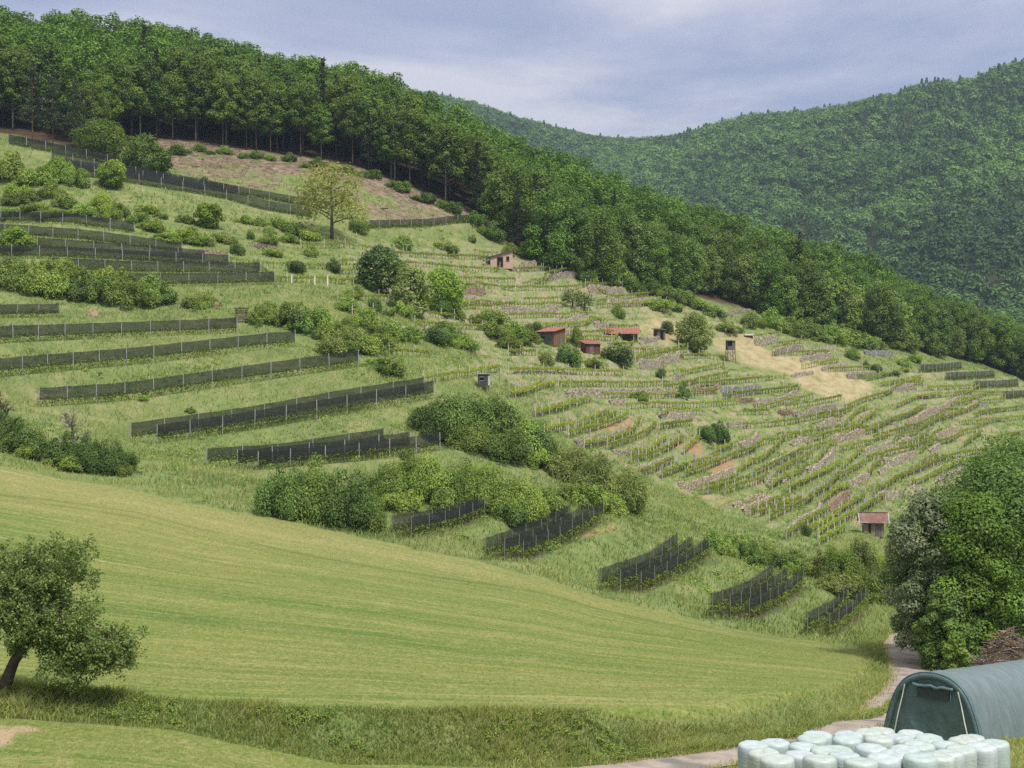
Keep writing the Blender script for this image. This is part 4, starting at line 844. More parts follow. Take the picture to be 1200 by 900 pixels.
vlab = [l.replace('the two dark vineyard shrubs', 'the two vineyard shrubs').replace('the plank hut with the red roof', 'the red roofed plank hut').replace('nearest left of', 'left of').replace('twenty ', 'twenty-').replace('thirty ', 'thirty-') for l in auto_labels(vl, 'vine row')]
for vn, lb in zip(VINES, vlab):
    P = vn['P']; zs = np.maximum(gz(P[:, 0], P[:, 1]), vn['z'] - .2); org = np.array([P[0, 0], P[0, 1], zs[0]]); root = empty('vine_row', org)
    tag(root, lb, 'vine row', 'vine rows on the open vineyard slope')
    link(bpy.data.objects.new('foliage', vine_leaves(P, zs, .72, 1.22, .13, 74, .20, M['vine'], rn, org, 'vine_foliage')), root)
    st = MB(); dd = np.concatenate([[0], np.cumsum(np.linalg.norm(np.diff(P, axis=0), axis=1))])
    for s in np.arange(.4, dd[-1], 1.1):                     # the old vine stocks
        x, y, z = np.interp(s, dd, P[:, 0]), np.interp(s, dd, P[:, 1]), np.interp(s, dd, zs); q = rn.uniform(-.12, .12, 2)
        st.tube([[x, y, z - .1], [x + q[0], y + q[1], z + .5], [x + q[0] * .3, y, z + .95]], [.05, .045, .03], 4, False)
    if st.V:
        st.V = [v_ - org for v_ in st.V]; st.obj('stocks', M['bark'], root)['kind'] = 'stuff'
    add_posts(root, P, zs, 4.6, 1.95, .11, 'post_wood' if rn.rand() < .6 else 'post', org, rn)
vlab_ = None
wl = auto_labels([(sum(p[0] for p in w['px']) / len(w['px']), sum(p[1] for p in w['px']) / len(w['px']), {'grey': 'grey', 'pink': 'pinkish', 'tan': 'tan', 'orange': 'orange brown', 'slate': 'smooth slate grey'}[w['kind']]) for w in WALLS], 'dry stone wall')
for i, (w, lb) in enumerate(zip(WALLS, wl)):
    P = w['P']; n = len(P); zs = np.minimum(gz(P[:, 0], P[:, 1]), 1e9); T = np.gradient(P, axis=0); T /= np.linalg.norm(T, axis=1)[:, None] + 1e-9; nn = np.stack([-T[:, 1], T[:, 0]], 1) * w['s']
    h = w['h'] * (1 + fbm(np.arange(n) * .35 + i * 7, np.arange(n) * 0. + i, 3) * .5) + rn.uniform(-.10, .10, n); h[0] *= .7; h[-1] *= .7
    rows = []
    nk = max(3, int(w['h'] / .35))
    for k in range(nk + 1):
        q = k / nk; off = -.28 + .22 * q; rows.append(np.stack([P[:, 0] + nn[:, 0] * off, P[:, 1] + nn[:, 1] * off, zs - .35 + (h + .35) * q], 1) + rn.normal(size=(n, 3)) * [.035, .06, .02])
    rows.append(np.stack([P[:, 0] + nn[:, 0] * .35, P[:, 1] + nn[:, 1] * .35, zs + h * 1.0], 1) + rn.normal(size=(n, 3)) * .03)
    rows.append(np.stack([P[:, 0] + nn[:, 0] * .4, P[:, 1] + nn[:, 1] * .4, zs - .4], 1))
    V = np.stack(rows); nr = len(rows); f = grid_faces(nr, n); c0 = [r * n for r in range(nr)]; c1 = [r * n + n - 1 for r in range(nr)]
    me = bpy.data.meshes.new('dry_stone_wall'); me = mesh_from('dry_stone_wall', V.reshape(-1, 3), [f, np.array([c0[::-1]]), np.array([c1])], [M['st_' + w['kind']]])
    tag(link(bpy.data.objects.new('dry_stone_wall', me)), lb, 'wall', 'dry stone walls on the vineyard slope')
# ------------------------------------------------------------------ the near wood: trees along its edge and over the ridge
FV = []     # tall, clear trunks
for k in range(6): FV.append(broadleaf('wood_tree', M['leaf_spring' if k in (1, 4) else 'leaf_wood'], M['bark_pale'] if k % 3 == 0 else M['bark'], 16 + (k % 3) * 1.2, 3.5 + (k % 2) * .5, 4.8 + (k % 3) * 1.2, 38, 6200, .39, 40 + k, shape='umb', trunk_r=.17))
FR = []     # leafy down to the ground, at the wood's lower edge
for k in range(6): FR.append(broadleaf('edge_tree', M[('leaf_bush', 'leaf_wood', 'leaf_wood', 'leaf_spring', 'leaf_dark', 'leaf_wood')[k]], M['bark'], 14 + (k % 3) * 1.2, 4.5 + (k % 2) * .6, .8, 48, 8000, .39, 60 + k, shape='round', trunk_r=.2))
FC = [conifer('spruce', M['leaf_spruce'], M['bark'], 18 + k, 2.8, 3.0, 80 + k, 1500, .6) for k in range(2)]
FP = [conifer('pine', M['leaf_pine'], M['bark_pine'], 19 + k, 5.0, 4.5, 90 + k, 2600, .65, True) for k in range(3)]
rf = rs(21); cand = []
for gx in np.arange(-190, 190, 5.0):
    for gy in np.arange(300, 560, 4.6):
        x = gx + rf.uniform(-2, 2); y = gy + rf.uniform(-1.9, 1.9); u = 600 + F * x / y
        if u < -90 or u > 1290: continue
        d = y - float(forest_y(u)); 
        if d < .8 or d > 105: continue
        if d < 9 and -20 < u < 105: continue
        cand.append((d + rf.uniform(0, 1.5), x, y, u))
cand.sort(); NTREE = 292
def tree_thing(name, label, cat, group, pair, loc, rz, sc, parts=True, sz=None):
    s = (sc, sc, sz or sc)
    if not parts:
        o = link(bpy.data.objects.new(name, pair[0])); o.location = loc; o.rotation_euler = (0, 0, rz); o.scale = s; return tag(o, label, cat, group)
    r = empty(name, loc, rz); r.scale = s; tag(r, label, cat, group)
    link(bpy.data.objects.new('trunk', pair[1]), r); link(bpy.data.objects.new('crown', pair[0]), r); return r
rest = []
for i, (d, x, y, u) in enumerate(cand):
    z = float(gz(x, y)); rz = rf.uniform(0, 6.28); sc = rf.uniform(.74, 1.16); con = rf.rand() < (.07 if u < 620 else .03)
    left = u < 570 + rf.uniform(-60, 60)
    if u > 1000: sc *= 1 - min(.18, (u - 1000) / 1000)
    sc *= 1.0 + .13 * min(1, max(0, (640 - u) / 200))
    sc *= .88 + .24 * float(vnoise(np.array(x * .05), np.array(y * .05)))
    if i < NTREE:
        if con: tree_thing('spruce_tree', 'dark narrow spruce standing among the broadleaf trees of the wood' , 'conifer', 'spruces in the wood', FC[rf.randint(2)], (x, y, z), rz, sc, d < 12)
        elif left: tree_thing('woodland_tree', 'tall bare trunked broadleaf tree at the front of the wood above the clear cut' if d < 14 else 'broadleaf tree in the upper wood behind the bare trunked front trees', 'tree', 'trees of the upper wood' if d < 14 else 'inner trees of the upper wood', FV[rf.randint(6)], (x, y, z), rz, sc, d < 14)
        else: tree_thing('woodland_tree', 'dense broadleaf tree at the lower edge of the wood above the vineyard' if d < 9 else 'broadleaf tree in the lower wood behind its leafy front edge', 'tree', 'trees of the lower wood edge' if d < 9 else 'inner trees of the lower wood', FR[rf.randint(6)], (x, y, z), rz, sc, d < 9)
    else: rest.append((x, y, z, rz, sc, False, u))
# the rest of the wood behind them reads as one mass
def light_tree(seed, H, Rw, cone=False):
    rnd = rs(seed); Lv = Leaves()
    if cone:
        for k in range(34):
            t = k / 34; clump(Lv, (rnd.normal() * .2, rnd.normal() * .2, H * (.3 + .7 * t)), Rw * (1 - t) + .3, 12, 1.0, rnd, flat=.5)
    else:
        for k in range(20):
            a = k * 2.4; t = (k + .5) / 20; rr = Rw * math.sqrt(rnd.uniform(.1, 1)) * math.sin(math.pi * min(1, t * .6 + .35)) ** .6
            clump(Lv, (math.cos(a) * rr, math.sin(a) * rr, H * (.38 + .58 * t)), Rw * .36, 78, .46, rnd, rnd.uniform(.15, .85))
    return np.concatenate(Lv.V), np.concatenate(Lv.T)
LT = [light_tree(100 + k, 16, 3.9) for k in range(4)]; LC = light_tree(110, 18, 2.6, True)
VS, TS = [], []
for (x, y, z, rz, sc, con, u) in rest:
    v, tn = LC if con else LT[rf.randint(4)]
    c, s = math.cos(rz), math.sin(rz); q = v.reshape(-1, 3) * sc; q = np.stack([q[:, 0] * c - q[:, 1] * s + x, q[:, 0] * s + q[:, 1] * c + y, q[:, 2] + z], 1)
    VS.append(q); TS.append(tn + rf.normal() * .24 - (.35 if con else 0))
Vv = np.concatenate(VS); o = link(bpy.data.objects.new('woodland', mesh_from('woodland', Vv, [np.arange(len(Vv)).reshape(-1, 4)], [M['leaf_wood']], False, dict(tone=np.clip(np.concatenate(TS), 0, 1)))))
tag(o, 'inner part of the broadleaf wood closing over the ridge', 'wood', kind='stuff')
# wooded far hills
def hill_pt(u, Y): return _interp2(hZ, HU, np.log(HY), u, np.log(Y))
rh = rs(33); VS, TS = [], []
def far_tree(seed, con):
    rnd = rs(seed); n = 95
    if con:
        t = rnd.rand(n) ** .8; a = rnd.uniform(0, 6.28, n); r = (1 - t) * .28 + .03; C = np.stack([np.cos(a) * r, np.sin(a) * r, .15 + t * .95], 1); nn = np.stack([np.cos(a), np.sin(a), a * 0 + .5], 1); S = .13
    else:
        d = ball_dirs(n, rnd, -.2); C = d * np.array([.42, .42, .36]) * rnd.uniform(.7, 1.08, len(d))[:, None] + [0, 0, .62]; nn = d + [0, 0, .35] + rnd.normal(size=d.shape) * .16; S = .155
    V = quads_at(C, nn, np.full(len(C), S), rnd); return V.reshape(-1, 3), np.repeat(rnd.normal(size=len(C)) * .06, 4)
FTs = [far_tree(200 + k, False) for k in range(5)]; FCs = [far_tree(210 + k, True) for k in range(3)]
Yq = 760.0
while Yq < 2150:
    du = 8.9 * F / Yq
    for u in np.arange(-20 if Yq > 1500 else 400, 1260, du):
        uu = u + rh.uniform(-.45, .45) * du; Y = Yq + rh.uniform(-5, 5)
        if Yq < 1300 and uu < 720 + (1300 - Yq) * .2: continue
        x = (uu - 600) / F * Y; z = float(hill_pt(np.array(uu), np.array(Y)))
        cz = float(fbm(np.array(x * .010), np.array(Y * .008), 3)); con = rh.rand() < (.50 if cz > .04 else .10)
        if abs(uu - 1027 + (450 - z / Y * -F - 270) * .0) < 9 and 1090 < Y < 1180 and rh.rand() < .8: continue
        v, tn = (FCs[rh.randint(3)] if con else FTs[rh.randint(5)]); h = rh.uniform(11, 18) * (1.0 if con else 1.0)
        rz = rh.uniform(0, 6.28); c, s = math.cos(rz), math.sin(rz); q = v * h * np.array([1 / 1.0, 1, 1])
        VS.append(np.stack([q[:, 0] * c - q[:, 1] * s + x, q[:, 0] * s + q[:, 1] * c + Y, q[:, 2] + z - h * .12], 1).astype(np.float32)); TS.append((tn + (rh.uniform(-.02, .22) if con else rh.beta(2, 2.2) * .7 + .15 + 1.3 * float(fbm(np.array(x * .006 + 9), np.array(Y * .005), 3)))).astype(np.float32))
    Yq += 9.6
Vv = np.concatenate(VS); o = link(bpy.data.objects.new('far_forest', mesh_from('far_forest', Vv, [np.arange(len(Vv)).reshape(-1, 4)], [M['far_leaf']], False, dict(tone=np.clip(np.concatenate(TS), 0, 1)))))
tag(o, 'mixed forest covering the far hills across the valley', 'forest', kind='stuff')

# ------------------------------------------------------------------ single trees
def at(u, v, ymin=120, ymax=600): return hit(u, v, ymin, ymax)
def single(label, cat, px, vtop, wpx, mat, shape='round', base=.12, nleaf=9000, S=.34, seed=1, bark='bark', ncl=40, gap=0., name='tree', ymin=120, tr=.2):
    p = at(*px, ymin); k = p[1] / F; H = (px[1] - vtop) * k; Rw = wpx * k / 2
    pr = broadleaf(name, M[mat], M[bark], H, Rw, H * base, ncl, nleaf, S, seed, shape=shape, trunk_r=tr, gap=gap)
    r = empty(name, p); tag(r, label, cat); link(bpy.data.objects.new('trunk', pr[1]), r); link(bpy.data.objects.new('crown', pr[0]), r); return r
single('thinly leaved pale yellow green tree standing alone on the upper slope', 'tree', (389, 280), 192, 74, 'leaf_pale', 'umb', .28, 3600, .45, 301, 'bark', 40, .1, 'walnut_tree', tr=.34)
single('dark round tree left of two yellow green trees in mid slope', 'tree', (447, 344), 289, 54, 'leaf_dark', 'round', .12, 5000, .42, 302, ncl=34)
single('loose yellow green tree, left one of a touching pair in mid slope', 'tree', (482, 368), 312, 46, 'leaf_olive', 'round', .06, 4200, .42, 303, ncl=34)
single('fresh yellow green tree, right one of a touching pair in mid slope', 'tree', (519, 366), 314, 48, 'leaf_fresh', 'round', .06, 4600, .42, 304, ncl=36)
single('round olive green tree on a short stem left of the hunting stand', 'tree', (814, 414), 366, 40, 'leaf_olive', 'round', .10, 5000, .40, 305, ncl=34)
single('thin spreading orchard tree with dark stem, left of its twin', 'tree', (671, 360), 340, 24, 'leaf_olive', 'umb', .35, 700, .34, 306, ncl=16, gap=.3)
single('thin spreading orchard tree with dark stem, right of its twin', 'tree', (685, 364), 344, 22, 'leaf_olive', 'umb', .35, 600, .34, 307, ncl=16, gap=.3)
single('bright yellow green young tree on the grassy rise at upper left', 'tree', (132, 221), 187, 32, 'leaf_fresh', 'round', .08, 3200, .38, 308, ncl=24)
single('vivid pointed yellow green tree below the netted band', 'tree', (245, 267), 238, 32, 'leaf_fresh', 'cone2', .02, 3200, .38, 309, ncl=26)
single('yellow round tree low beside the netted rows at far left', 'tree', (20, 293), 267, 36, 'leaf_fresh', 'round', .04, 3000, .36, 310, ncl=24)
single('bright green tree at the corner where the pines end', 'tree', (120, 187), 142, 58, 'leaf_spring', 'cone2', .05, 8000, .36, 311, ncl=34)
single('dark bluish green tree above the netted band beside the clear cut', 'tree', (170, 207), 158, 48, 'leaf_wood', 'cone2', .05, 6500, .36, 312, ncl=30)
single('small dark tree at the left end of the clear cut', 'tree', (188, 206), 180, 26, 'leaf_dark', 'round', .05, 2200, .42, 313, ncl=18)
for k, (u, v, vt, sd, lb) in enumerate([(38, 168, 72, 0, 'tall dark pine, left one of three at the wood corner'), (62, 172, 84, 1, 'tall dark pine, middle one of three at the wood corner'), (88, 178, 90, 2, 'tall dark pine, right one of three at the wood corner')]):
    p = at(u, v, 250); H = (v - vt) * p[1] / F; r = empty('pine_tree', p, k * 2.1); r.scale = (H / (19 + sd) * .85,) * 2 + (H / (19 + sd),); tag(r, lb, 'pine'); link(bpy.data.objects.new('trunk', FP[sd][1]), r); link(bpy.data.objects.new('crown', FP[sd][0]), r)
# big trees at lower right, close by
single('broad dark green tree filling the right edge behind the tent', 'tree', (1172, 800), 556, 200, 'leaf_dark', 'round', .03, 76000, .185, 321, ncl=110, ymin=108, tr=.35)
single('tall deep green tree hanging over the bend of the road', 'tree', (1140, 782), 574, 118, 'leaf_wood', 'round', .03, 56000, .185, 322, ncl=100, ymin=105, tr=.3)
single('silvery pale green tree turning up its leaves beside the brown roofed hut', 'tree', (1086, 778), 574, 88, 'leaf_willow', 'round', .08, 30000, .19, 323, ncl=70, ymin=104)
single('dark tree at the right edge standing behind the others', 'tree', (1192, 742), 512, 150, 'leaf_dark', 'round', .05, 50000, .20, 324, ncl=90, ymin=140, tr=.3)
single('bushy tree below the silvery one beside the road', 'tree', (1112, 786), 690, 66, 'leaf_dark', 'round', .02, 30000, .18, 325, ncl=60, ymin=100)
single('light green sapling in front of the dark trees beside the brush pile', 'sapling', (1121, 800), 740, 28, 'leaf_bright', 'cone2', .05, 4200, .20, 326, ncl=24, ymin=85, tr=.05, name='sapling')

# ------------------------------------------------------------------ shrubs
BM = {}
for kd, mt in (('bush', 'leaf_bush'), ('bright', 'leaf_bright'), ('dark', 'leaf_dark'), ('fresh', 'leaf_fresh'), ('olive', 'leaf_olive'), ('wood', 'leaf_wood')):
    BM[kd] = [bush('shrub_foliage', M[mt], 1.0, 1.15, 30, 5200, .084, 400 + k * 7 + len(BM) * 31, spiky=9) for k in range(4)]
    BM[kd + '+'] = [bush('shrub_foliage', M[mt], 1.0, 1.15, 60, 21000, .050, 500 + k * 7 + len(BM) * 31, spiky=16) for k in range(2)]
rb = rs(55)
def shrub(kd, u, v, wpx, hpx, label, group, ymin=120):
    p = at(u, v, ymin); k = p[1] / F; big = hpx > 42; ms = BM[kd + ('+' if big else '')]
    o = link(bpy.data.objects.new('shrub', ms[rb.randint(len(ms))])); o.location = (p[0], p[1] + wpx * k * .25, p[2] - .1); o.rotation_euler = (0, 0, rb.uniform(0, 6.28))
    o.scale = (wpx * k / 2, wpx * k / 2, hpx * k / 1.15); return tag(o, label, 'shrub', group)
def shrubs(lst, label, group, ymin=120):
    for (kd, u, v, w, h) in lst: shrub(kd, u, v, w, h, label, group, ymin)
    for (a, b_) in zip(lst[:-1], lst[1:]):                   # smaller ones fill the gaps between neighbours
        if math.hypot(a[1] - b_[1], a[2] - b_[2]) < 48: shrub(('bright', 'bush', a[0], 'fresh' if rb.rand() < .3 else b_[0])[rb.randint(4)], (a[1] + b_[1]) / 2 + rb.uniform(-6, 6), (a[2] + b_[2]) / 2 + rb.uniform(0, 4), (a[3] + b_[3]) * .36, (a[4] + b_[4]) * rb.uniform(.26, .40), label, group, ymin)
shrubs([('bush', 8, 340, 46, 38), ('bright', 30, 330, 44, 32), ('bush', 38, 347, 44, 36), ('bush', 64, 350, 46, 36), ('bright', 78, 332, 44, 32), ('dark', 92, 354, 44, 36), ('bright', 112, 338, 46, 34), ('bush', 122, 358, 46, 40), ('bright', 142, 348, 44, 38), ('bright', 158, 362, 46, 40), ('dark', 186, 358, 40, 28), ('bush', 175, 345, 40, 28), ('dark', 10, 322, 40, 26), ('bright', 55, 318, 44, 22)],
       'shrub in the dense green thicket above the netted terraces at far left', 'shrubs of the far left thicket')
shrubs([('dark', -5, 524, 50, 46), ('dark', 20, 532, 46, 40), ('dark', 45, 540, 44, 34), ('dark', 70, 548, 46, 40), ('dark', 95, 553, 48, 46), ('dark', 122, 556, 50, 44), ('dark', 145, 554, 36, 30), ('bush', 30, 520, 40, 24)],
       'dark shrub in the hedge at left edge of the mown meadow', 'shrubs of the dark hedge above the meadow')
shrubs([('dark', 330, 606, 66, 66), ('bush', 365, 612, 74, 74), ('dark', 402, 620, 72, 74), ('bush', 428, 622, 48, 52)],
       'large glossy dark shrub bulging over the meadow edge', 'shrubs bulging over the meadow edge')
shrubs([('bush', 452, 585, 60, 44), ('bright', 478, 580, 56, 54), ('bush', 505, 592, 64, 60), ('bush', 538, 597, 64, 58), ('bright', 560, 585, 60, 50), ('bush', 585, 605, 62, 56), ('bush', 612, 612, 58, 50), ('bush', 640, 605, 50, 36), ('dark', 600, 618, 44, 36), ('bush', 520, 606, 46, 34), ('bright', 470, 602, 52, 36)],
       'mid green shrub in the broad thicket behind the netted rows', 'shrubs of the broad thicket')
shrubs([('dark', 508, 512, 66, 46), ('dark', 540, 522, 84, 66), ('dark', 572, 526, 88, 70), ('bush', 600, 532, 72, 60), ('dark', 622, 540, 66, 50), ('bush', 640, 548, 50, 36), ('dark', 585, 540, 70, 48), ('bush', 498, 502, 40, 28), ('bush', 552, 532, 60, 44)],
       'dark tree high shrub in the big clump below the black box hide', 'shrubs of the big dark clump', 150)
shrubs([('olive', 672, 570, 56, 48), ('olive', 700, 588, 62, 58), ('olive', 734, 602, 60, 62), ('bush', 690, 598, 50, 34), ('olive', 655, 562, 40, 34), ('bush', 668, 590, 50, 26), ('bush', 720, 606, 40, 26)],
       'olive yellow shrub below the curved tan wall', 'shrubs below the curved wall', 150)
shrubs([('bush', 303, 380, 32, 26), ('bright', 312, 372, 30, 26), ('bush', 335, 384, 38, 34), ('dark', 352, 388, 44, 40), ('bush', 372, 392, 42, 36), ('bush', 392, 402, 40, 30), ('olive', 410, 408, 42, 30), ('bush', 432, 416, 42, 26), ('olive', 388, 416, 44, 26), ('bush', 445, 412, 40, 24), ('bright', 405, 392, 34, 24)],
       'shrub in the belt right of the stacked boards', 'shrubs right of the stacked boards')
shrubs([('bush', 425, 384, 38, 26), ('dark', 438, 367, 20, 22), ('bush', 472, 372, 28, 22), ('dark', 520, 372, 26, 24), ('bush', 455, 396, 44, 26), ('bush', 478, 400, 40, 22), ('bright', 440, 398, 40, 22), ('dark', 510, 404, 40, 26), ('bush', 530, 402, 36, 24), ('bush', 545, 410, 36, 22), ('dark', 520, 392, 30, 20), ('bush', 575, 377, 42, 18), ('bright', 535, 374, 24, 16), ('bush', 405, 365, 28, 22), ('bush', 415, 352, 24, 20)],
       'low shrub among the vine rows below the yellow green trees', 'shrubs below the yellow green trees')
shrubs([('bush', 576, 396, 38, 24), ('bush', 600, 398, 38, 26), ('bright', 616, 406, 36, 24), ('dark', 626, 395, 24, 22), ('bright', 596, 410, 36, 20)],
       'shrub in the clump at the left wall of the plank hut', 'shrubs left of the plank hut')
shrub('dark', 666, 429, 32, 34, 'dark round shrub in front of the small red roofed hut', None)
shrub('dark', 726, 430, 42, 34, 'broad dark shrub in front of the open red roofed shelter', None)
shrub('bush', 675, 405, 22, 24, 'upright shrub between the two red roofed huts', None)
shrub('bright', 692, 431, 30, 14, 'low bright shrub between two dark shrubs under the small hut', None)
shrub('olive', 640, 428, 22, 18, 'brownish shrub below the plank hut', None)
shrub('bush', 725, 373, 18, 20, 'upright dark bush on the grass above the open shelter', None)
shrub('dark', 782, 392, 18, 20, 'dark bush right of the small dark hut', None)
shrub('dark', 828, 520, 26, 26, 'dark shrub alone in the vineyard, left one of two', None)
shrub('dark', 843, 522, 30, 34, 'dark shrub alone in the vineyard, right one of two', None)
shrub('dark', 801, 468, 18, 20, 'small round green bush beside a rubble wall in the vineyard', None)
shrub('dark', 945, 628, 14, 16, 'small dark bush at the lower corner of the vineyard', None)
shrub('dark', 775, 444, 16, 16, 'small dark bush above the long low wall', None)
shrub('bush', 750, 470, 30, 14, 'low bush in the row under the long low wall', None)
shrub('dark', 239, 215, 10, 11, 'tiny dark bush in the green strip below the clear cut', None)
shrub('dark', 293, 281, 11, 14, 'small blackish bush left of the pale rubble', None)
shrub('dark', 277, 299, 20, 18, 'dark round bush above the vine rows, left of the rubble', None)
shrub('bush', 314, 287, 24, 18, 'green bush right of the pale rubble', None)
shrub('dark', 346, 321, 26, 20, 'dark bush above the white posts, left one of two', None)
shrub('dark', 390, 320, 24, 18, 'dark bush above the white posts, right one of two', None)
shrub('bush', 363, 301, 20, 16, 'bush in the row under the pale yellow tree', None)
shrub('bright', 421, 274, 26, 24, 'bright bush at the left end of the upper net', None)
shrub('bush', 470, 292, 30, 20, 'green bush under the upper net, left of a longer one', None)
shrub('bush', 522, 295, 36, 14, 'long low bush under the upper net', None)
shrub('dark', 553, 284, 12, 9, 'tiny dark bush below the right end of the upper net', None)
shrubs([('bright', 10, 212, 46, 40), ('bush', 40, 218, 44, 30), ('fresh', 70, 212, 42, 34), ('bush', 92, 220, 30, 26), ('olive', 20, 240, 40, 22), ('fresh', 15, 238, 38, 30), ('bush', 55, 232, 40, 22), ('bush', 75, 245, 32, 22), ('bright', 35, 252, 44, 18), ('fresh', 60, 256, 40, 16), ('fresh', 118, 252, 32, 32), ('bright', 138, 256, 26, 24), ('bush', 95, 254, 40, 18), ('bush', 160, 262, 34, 16), ('bright', 178, 272, 34, 20), ('fresh', 195, 284, 36, 16), ('fresh', 215, 282, 40, 20), ('bright', 235, 288, 34, 18), ('bush', 170, 250, 30, 14), ('bush', 215, 262, 24, 14), ('olive', 260, 285, 34, 16), ('bush', 5, 256, 36, 16)],
       'shrub scattered over the rough grass at upper left', 'shrubs on the rough upper left slope')
shrubs([('bush', 326, 268, 28, 18), ('bright', 345, 276, 32, 20), ('bush', 362, 282, 32, 18), ('bright', 335, 284, 24, 14), ('bush', 300, 264, 26, 12), ('bright', 318, 300, 30, 14), ('bush', 285, 262, 24, 12)],
       'shrub in the strip left of the pale yellow tree', 'shrubs left of the pale yellow tree')
shrubs([('bright', 600, 300, 30, 18), ('bright', 618, 300, 34, 26), ('bush', 640, 308, 38, 28), ('bush', 662, 316, 40, 26), ('wood', 682, 330, 34, 22), ('bush', 705, 330, 30, 22), ('bush', 730, 335, 40, 26), ('wood', 755, 345, 40, 28), ('bright', 780, 350, 36, 24), ('bush', 800, 356, 34, 22), ('bright', 770, 364, 46, 20), ('bush', 815, 362, 34, 18), ('bush', 715, 335, 28, 18), ('wood', 690, 315, 40, 30), ('wood', 740, 325, 40, 30)],
       'bright shrub along the foot of the wood behind the huts', 'shrubs along the foot of the wood')
shrubs([('olive', 850, 390, 36, 16), ('olive', 880, 386, 28, 24), ('bush', 905, 384, 34, 26), ('bush', 925, 392, 36, 24), ('bush', 948, 396, 40, 26), ('bush', 972, 402, 40, 26), ('bright', 985, 400, 34, 24), ('bush', 1010, 410, 40, 24), ('olive', 1040, 405, 44, 34), ('bush', 1065, 414, 40, 26), ('bush', 1000, 422, 22, 16), ('dark', 1027, 436, 18, 12), ('dark', 1050, 441, 14, 9), ('bush', 1060, 430, 18, 12), ('wood', 1095, 418, 40, 28), ('bush', 1015, 395, 40, 30), ('olive', 1000, 390, 36, 30), ('bush', 838, 372, 30, 16)],
       'shrub along the foot of the wood right of the hunting stand', 'shrubs right of the hunting stand')
shrubs([('bush', 838, 646, 36, 26), ('bush', 858, 650, 34, 26), ('dark', 880, 658, 36, 28), ('bush', 900, 664, 36, 28), ('dark', 922, 670, 36, 26), ('bush', 942, 675, 34, 24), ('bush', 870, 642, 30, 18), ('bush', 930, 658, 30, 16)],
       'shrub in the hedge along the valley floor behind the netted rows', 'shrubs of the valley hedge', 150)
shrubs([('olive', 965, 678, 42, 36), ('bright', 988, 688, 48, 56), ('olive', 1012, 690, 48, 60), ('bright', 1035, 692, 46, 52), ('olive', 1000, 702, 44, 30), ('bush', 1035, 712, 44, 40), ('olive', 975, 695, 36, 26), ('bush', 1062, 708, 40, 50)],
       'tall yellow green shrub at the valley bottom below the brown roofed hut', 'yellow green shrubs below the brown roofed hut', 148)
shrubs([('bush', 640, 645, 26, 12), ('bush', 165, 470, 18, 8), ('dark', 222, 484, 14, 8), ('bush', 245, 360, 26, 18), ('olive', 225, 362, 34, 20), ('bush', 455, 442, 44, 26), ('bush', 440, 432, 34, 16)],
       'small low shrub on a grassy terrace bank', 'small shrubs on the terrace banks', 140)
shrubs([('wood', 205, 182, 24, 16), ('wood', 232, 178, 20, 12), ('bush', 262, 181, 22, 13), ('wood', 300, 186, 22, 12), ('dark', 338, 190, 24, 14), ('wood', 372, 196, 24, 13), ('bush', 405, 202, 22, 12), ('wood', 436, 210, 26, 15), ('wood', 470, 225, 26, 16), ('dark', 500, 238, 26, 16), ('wood', 530, 250, 26, 17), ('wood', 556, 264, 30, 20), ('wood', 578, 282, 34, 24)],
       'low dark undergrowth between the trunks along the clear cut', 'undergrowth along the clear cut', 280)
for (u, v, vt, sd, sc, lb) in [(84, 522, 452, 1, 1, 'bare grey twiggy tree rising from the dark hedge'), (2, 505, 415, 2, 1, 'bare dark twiggy tree cut by the left edge of the photo')]:
    p = at(u, v, 120); H = (v - vt) * p[1] / F; o = link(bpy.data.objects.new('bare_tree', bare_tree('bare_tree', M['twig'] if sd == 1 else M['bark'], H * .82, 600 + sd, .62, 5, .24))); o.location = p; tag(o, lb, 'tree')
